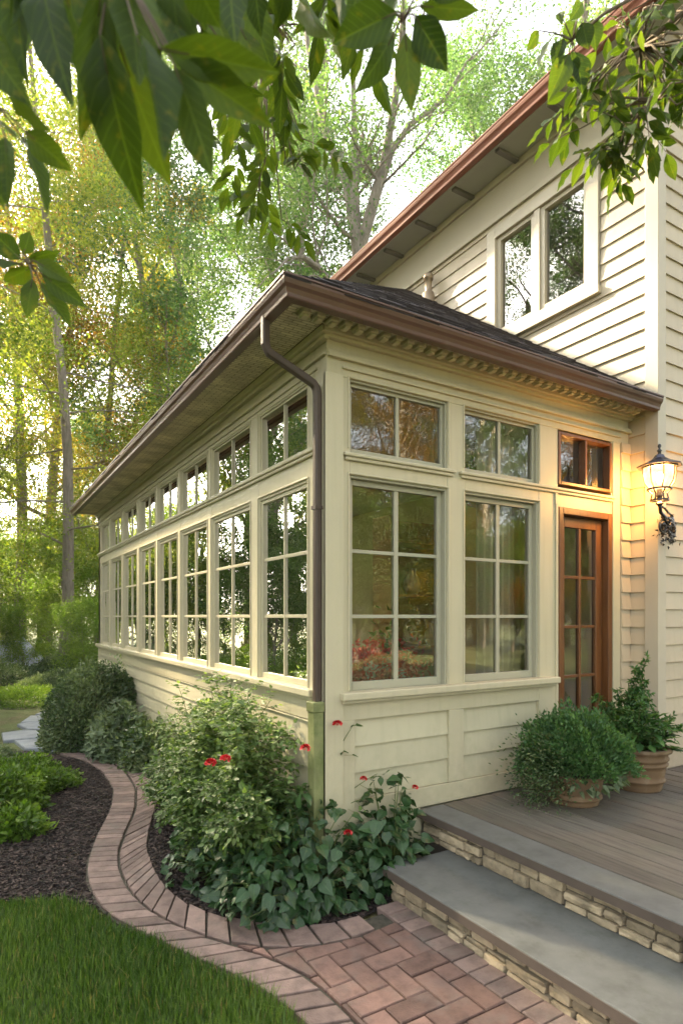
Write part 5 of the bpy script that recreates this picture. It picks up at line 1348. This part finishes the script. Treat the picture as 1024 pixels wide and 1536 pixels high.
# ------------------------------------------------------------------ overhanging trees in the foreground
def compound(rg, q, ax, L, n, lw, P, A, Nn, Ls, Ws, T, tb, hang=.35, rnk=.0):
    """a compound leaf: rachis with n leaflet pairs and a terminal leaflet"""
    ax = np.array(ax, float); ax /= np.linalg.norm(ax); side = np.cross(ax, [0, 0, 1.]); side /= np.linalg.norm(side) + 1e-6
    side = side * math.cos(rnk) + np.cross(side, ax) * math.sin(rnk)
    nn = np.cross(side, ax); pts = []
    for i in range(6): t_ = i / 5; pts.append(q + ax * L * t_ + np.array([0, 0, -.25 * L * t_ * t_]))
    tb.tube([tuple(p_) for p_ in pts], [.0022, .002, .0018, .0015, .0012, .0009], 5)
    for i in range(n + 1):
        t_ = .35 + .65 * i / max(1, n); x = t_ * 5; k = min(int(x), 4); p_ = pts[k] + (pts[k + 1] - pts[k]) * (x - k)
        for s_ in ((0,) if i == n else (1, -1)):
            a_ = ax * (1 if s_ == 0 else .55) + side * s_ * .95 + np.array([0, 0, -hang]) + rg.normal(0, .12, 3)
            P.append(p_ + a_ * .004); A.append(a_); Nn.append(nn + rg.normal(0, .22, 3)); l = lw[0] * rg.uniform(.8, 1.15) * (1.12 if s_ == 0 else .75 + .3 * t_)
            Ls.append(l); Ws.append(l * lw[1] * rg.uniform(.9, 1.1)); T.append(np.clip(.5 + rg.normal(0, .2), 0, 1))
def at3(px, py, d):
    g_ = out(px, d); return np.array([g_[0], g_[1], CAMZ + (925 - py) / FPX * d])
def overhang(name, seed, trunk, tr, limbs, clusters, label, col_=(1, 1, 1)):
    rg = np.random.default_rng(seed); base = np.array(trunk[0]); root = empty(name, tuple(base), label=label, cat='tree')
    tb = MB(); tb.tube([tuple(np.array(q) - base) for q in trunk], tr, 14); tb.build('trunk', M_BARK, root, smooth=True)
    bb = MB(); P, A, Nn, Ls, Ws, T = [], [], [], [], [], []
    for pts, r in limbs: bb.tube([tuple(np.array(q) - base) for q in pts], r, 8)
    for cl in clusters:
        cl(rg, base, bb, P, A, Nn, Ls, Ws, T)
    bb.build('branches', M_TWIG, root, smooth=True)
    leaves('leaves', np.array(P), np.array(A), np.array(Nn), np.array(Ls), np.array(Ws), np.array(T), L_NEAR, root, 'long', rg.normal(.11, .06, len(P)), rg.normal(.12, .13, len(P)))
    return root
def clus(c, spread, k, L, n, lw, dirs=None, hang=.35, frm=None, rk=.3):
    """k compound leaves springing around point c (world)"""
    def f(rg, base, bb, P, A, Nn, Ls, Ws, T):
        for i in range(k):
            q = np.array(c) + rg.normal(0, 1, 3) * spread - base
            if dirs is not None: ax = np.array(dirs[i % len(dirs)]) + rg.normal(0, .15, 3)
            else:
                a_ = rg.uniform(0, 6.28); ax = np.array([math.cos(a_), math.sin(a_), rg.uniform(-.7, .1)])
            if frm is not None:
                s_ = np.array(frm) - base; bb.tube([tuple(s_), tuple((s_ + q) / 2 + [0, 0, .03]), tuple(q)], [.005, .004, .0025], 5)
            compound(rg, q, ax, L * rg.uniform(.8, 1.2), n, lw, P, A, Nn, Ls, Ws, T, bb, hang, rg.normal(0, rk))
    return f
def hero(lst, dist, junc, jit):
    def f(rg, base, bb, P, A, Nn, Ls, Ws, T):
        jp = at3(junc[0], junc[1], dist) - base
        for (x0, y0, x1, y1, w_) in lst:
            d0 = dist + rg.uniform(-jit, jit); p0 = at3(x0, y0, d0) - base; p1 = at3(x1, y1, d0 + rg.uniform(-jit, jit) * .7) - base
            v = p1 - p0; L = np.linalg.norm(v); P.append(p0); A.append(v / L); Ls.append(L * 1.02); Ws.append(w_ * d0 / FPX)
            n_ = CAMV - (p0 + base); n_ /= np.linalg.norm(n_); Nn.append(n_ + rg.normal(0, .35, 3)); T.append(np.clip(.45 + rg.normal(0, .2), 0, 1))
            m_ = (jp + p0) / 2 + [0, 0, .008]; bb.tube([tuple(jp), tuple(m_), tuple(p0), tuple(p0 + v * .25)], [.0028, .0022, .0018, .0009], 5)
    return f
CAMV = np.array([CAM[0], CAM[1], CAMZ])
RT3 = np.array([RT[0], RT[1], 0]); FW3 = np.array([FW[0], FW[1], 0]); UP = np.array([0, 0, 1.])
def dv(r, f, u): return RT3 * r + FW3 * f + UP * u
J0 = at3(60, -170, 1.5); J1 = at3(160, -40, 1.15); J2 = at3(330, -60, 1.6); J3 = at3(610, -50, 1.55); J4 = at3(395, 60, 2.6); J5 = at3(-60, 150, 1.4); J6 = at3(-40, 380, 1.5)
TA = np.array([-4.6, -2.2, 0])
overhang('overhanging_tree', 101, [tuple(TA), tuple(TA + [.05, .05, 1.5]), tuple(TA + [.25, .0, 3.0]), tuple(TA + [.3, .1, 6.0])], [.17, .14, .12, .07],
    [([tuple(TA + [.25, 0, 2.9]), (-3.6, -2.1, 3.35), tuple(J0 + [0, 0, .1]), tuple(J1 + [0, 0, .08]), tuple(J2), tuple(J3)], [.05, .035, .022, .014, .009, .004]),
     ([tuple(J2), tuple((J2 + J4) / 2 + [0, 0, .1]), tuple(J4)], [.010, .008, .004]),
     ([tuple(TA + [.2, 0, 2.4]), (-3.2, -1.9, 2.6), tuple(J5)], [.035, .018, .006]),
     ([tuple(TA + [.2, 0, 2.0]), (-3.0, -1.9, 2.35), tuple(J6), tuple(at3(35, 397, 1.5))], [.03, .014, .006, .003])],
    [hero([(34, 381, 49, 348, 25), (42, 388, 90, 378, 23), (54, 392, 107, 420, 24), (62, 410, 128, 459, 30), (60, 423, 106, 488, 30), (49, 417, 38, 474, 28), (49, 399, 5, 425, 32), (32, 389, -8, 350, 34), (30, 395, -20, 385, 28)], 1.5, (44, 397), .04),
     hero([(596, 17, 500, 62, 58), (592, 47, 549, 133, 42), (607, 47, 617, 163, 40), (622, 22, 674, 107, 52), (627, 8, 719, 15, 30), (605, -25, 575, 45, 40), (540, -20, 520, 40, 34), (640, -30, 690, -6, 34)], 1.25, (604, 30), .06),
     hero([(500, -30, 506, 45, 36), (450, -30, 476, 62, 38), (430, -30, 420, 40, 30), (365, -20, 408, 100, 46), (330, -25, 372, 62, 44), (395, -30, 440, 30, 34), (540, -40, 560, 25, 40)], 1.5, (450, -60), .15),
     hero([(90, -40, 146, 160, 78), (60, -50, 82, 122, 72), (155, -40, 126, 206, 58), (150, 50, 193, 284, 76), (178, 62, 242, 264, 80), (205, 50, 262, 216, 66), (262, 98, 326, 268, 64), (266, 92, 404, 182, 56), (240, 72, 416, 108, 56), (190, -50, 208, 130, 74), (225, -50, 290, 92, 70),
           (120, -60, 168, 100, 66), (260, -60, 250, 80, 60), (30, -60, 6, 60, 50), (280, -50, 330, 40, 56), (20, -60, 30, 20, 40)], 1.0, (170, -60), .10),
     hero([(70, -60, 60, 60, 60), (10, -60, 20, 90, 60), (240, -60, 230, 70, 66), (300, -60, 305, 75, 60), (340, -70, 350, 50, 56), (160, -70, 172, 90, 70), (100, -70, 120, 110, 60), (275, -20, 290, 130, 50), (320, 10, 352, 110, 44), (205, -60, 222, 150, 60), (380, -60, 385, 50, 48), (360, 40, 398, 118, 34), (330, 60, 318, 130, 34), (300, 40, 345, 150, 40), (220, 40, 228, 190, 50)], 1.28, (220, -90), .10),
     hero([(36, 195, 103, 252, 40), (30, 200, 86, 308, 42), (8, 205, 14, 312, 42), (0, 120, 78, 196, 44), (-20, 60, 30, 145, 52), (-30, 150, 34, 235, 40), (-20, 10, 22, 110, 54), (-10, 230, -2, 300, 34)], 1.12, (-20, 150), .05),
     clus(at3(425, 20, 1.9), [.09, .10, .05], 9, .12, 2, (.11, .36), None, .8, frm=J2),
     clus(at3(370, 80, 2.2), [.10, .12, .08], 8, .12, 2, (.11, .38), None, .8, frm=J4),
     clus(at3(390, 215, 2.6), [.10, .14, .09], 14, .14, 3, (.095, .42), None, .8, frm=J4),
     clus(at3(425, 265, 2.6), [.06, .10, .05], 5, .14, 3, (.09, .42), None, .9, frm=J4),
     clus(at3(335, 20, 1.7), [.07, .08, .05], 6, .12, 2, (.12, .36), None, .8, frm=J2),
     clus(at3(480, -25, 1.6), [.05, .06, .04], 5, .10, 2, (.12, .38), None, .7, frm=J3)],
    'near tree whose big backlit leaves hang across the top left')
K0 = at3(1120, -60, 2.4); K1 = at3(960, 70, 2.3); K2 = at3(850, 65, 2.2)
TB = np.array([2.7, -5.2, 0])
overhang('overhanging_tree', 102, [tuple(TB), tuple(TB + [0, .05, 1.8]), tuple(TB + [-.1, .2, 3.6]), tuple(TB + [-.1, .3, 6.5])], [.15, .12, .10, .05],
    [([tuple(TB + [-.08, .15, 3.2]), tuple(TB + [-.4, 1.2, 4.1]), tuple(K0 + [0, 0, .15]), tuple(K0), tuple(K1)], [.05, .035, .02, .014, .007]),
     ([tuple(K0 + [0, 0, .1]), tuple((K1 + K2) / 2 + [0, 0, .12]), tuple(K2)], [.01, .006, .003]),
     ([tuple(K0), tuple(at3(985, 150, 2.3)), tuple(at3(925, 185, 2.3))], [.009, .006, .003])],
    [hero([(808, 45, 788, 76, 19), (831, 50, 804, 98, 25), (845, 57, 829, 97, 23), (853, 80, 823, 148, 33), (862, 77, 876, 134, 32), (858, 75, 861, 122, 22), (863, 31, 848, 60, 26), (873, 3, 856, 28, 20), (873, 33, 882, 72, 27), (888, 28, 894, 68, 26), (838, 18, 842, 32, 12)], 2.2, (858, 60), .05),
     clus(at3(925, 190, 2.3), [.10, .10, .07], 16, .13, 2, (.095, .46), None, .7, frm=at3(985, 150, 2.3)),
     clus(at3(985, 120, 2.3), [.12, .12, .10], 24, .13, 2, (.09, .44), None, .8, frm=K1),
     clus(at3(1000, 50, 2.4), [.10, .12, .10], 16, .13, 2, (.09, .44), None, .8, frm=K0),
     clus(at3(950, 20, 2.4), [.04, .1, .05], 4, .12, 2, (.09, .44), None, .8, frm=K1),
     clus(at3(900, 115, 2.3), [.05, .08, .04], 4, .11, 2, (.09, .44), None, .6, frm=K1)],
    'near tree whose smaller leaves hang in front of the upper gutter at the top right')



# ------------------------------------------------------------------ air between the trees
hz = MB(); hz.box(V3, -320, 320, -320, 320, -1.6, 30); hzo = hz.build('haze'); tag(hzo, 'thin warm evening haze between the trees', 'haze', kind='stuff')
m, t, o = nodes('haze_air'); pv = N(t, 'ShaderNodeVolumePrincipled'); pv.inputs['Density'].default_value = .0007
pv.inputs['Color'].default_value = (1, .95, .84, 1); pv.inputs['Anisotropy'].default_value = .35
t.links.new(pv.outputs[0], o.inputs['Volume']); hzo.data.materials.append(m)
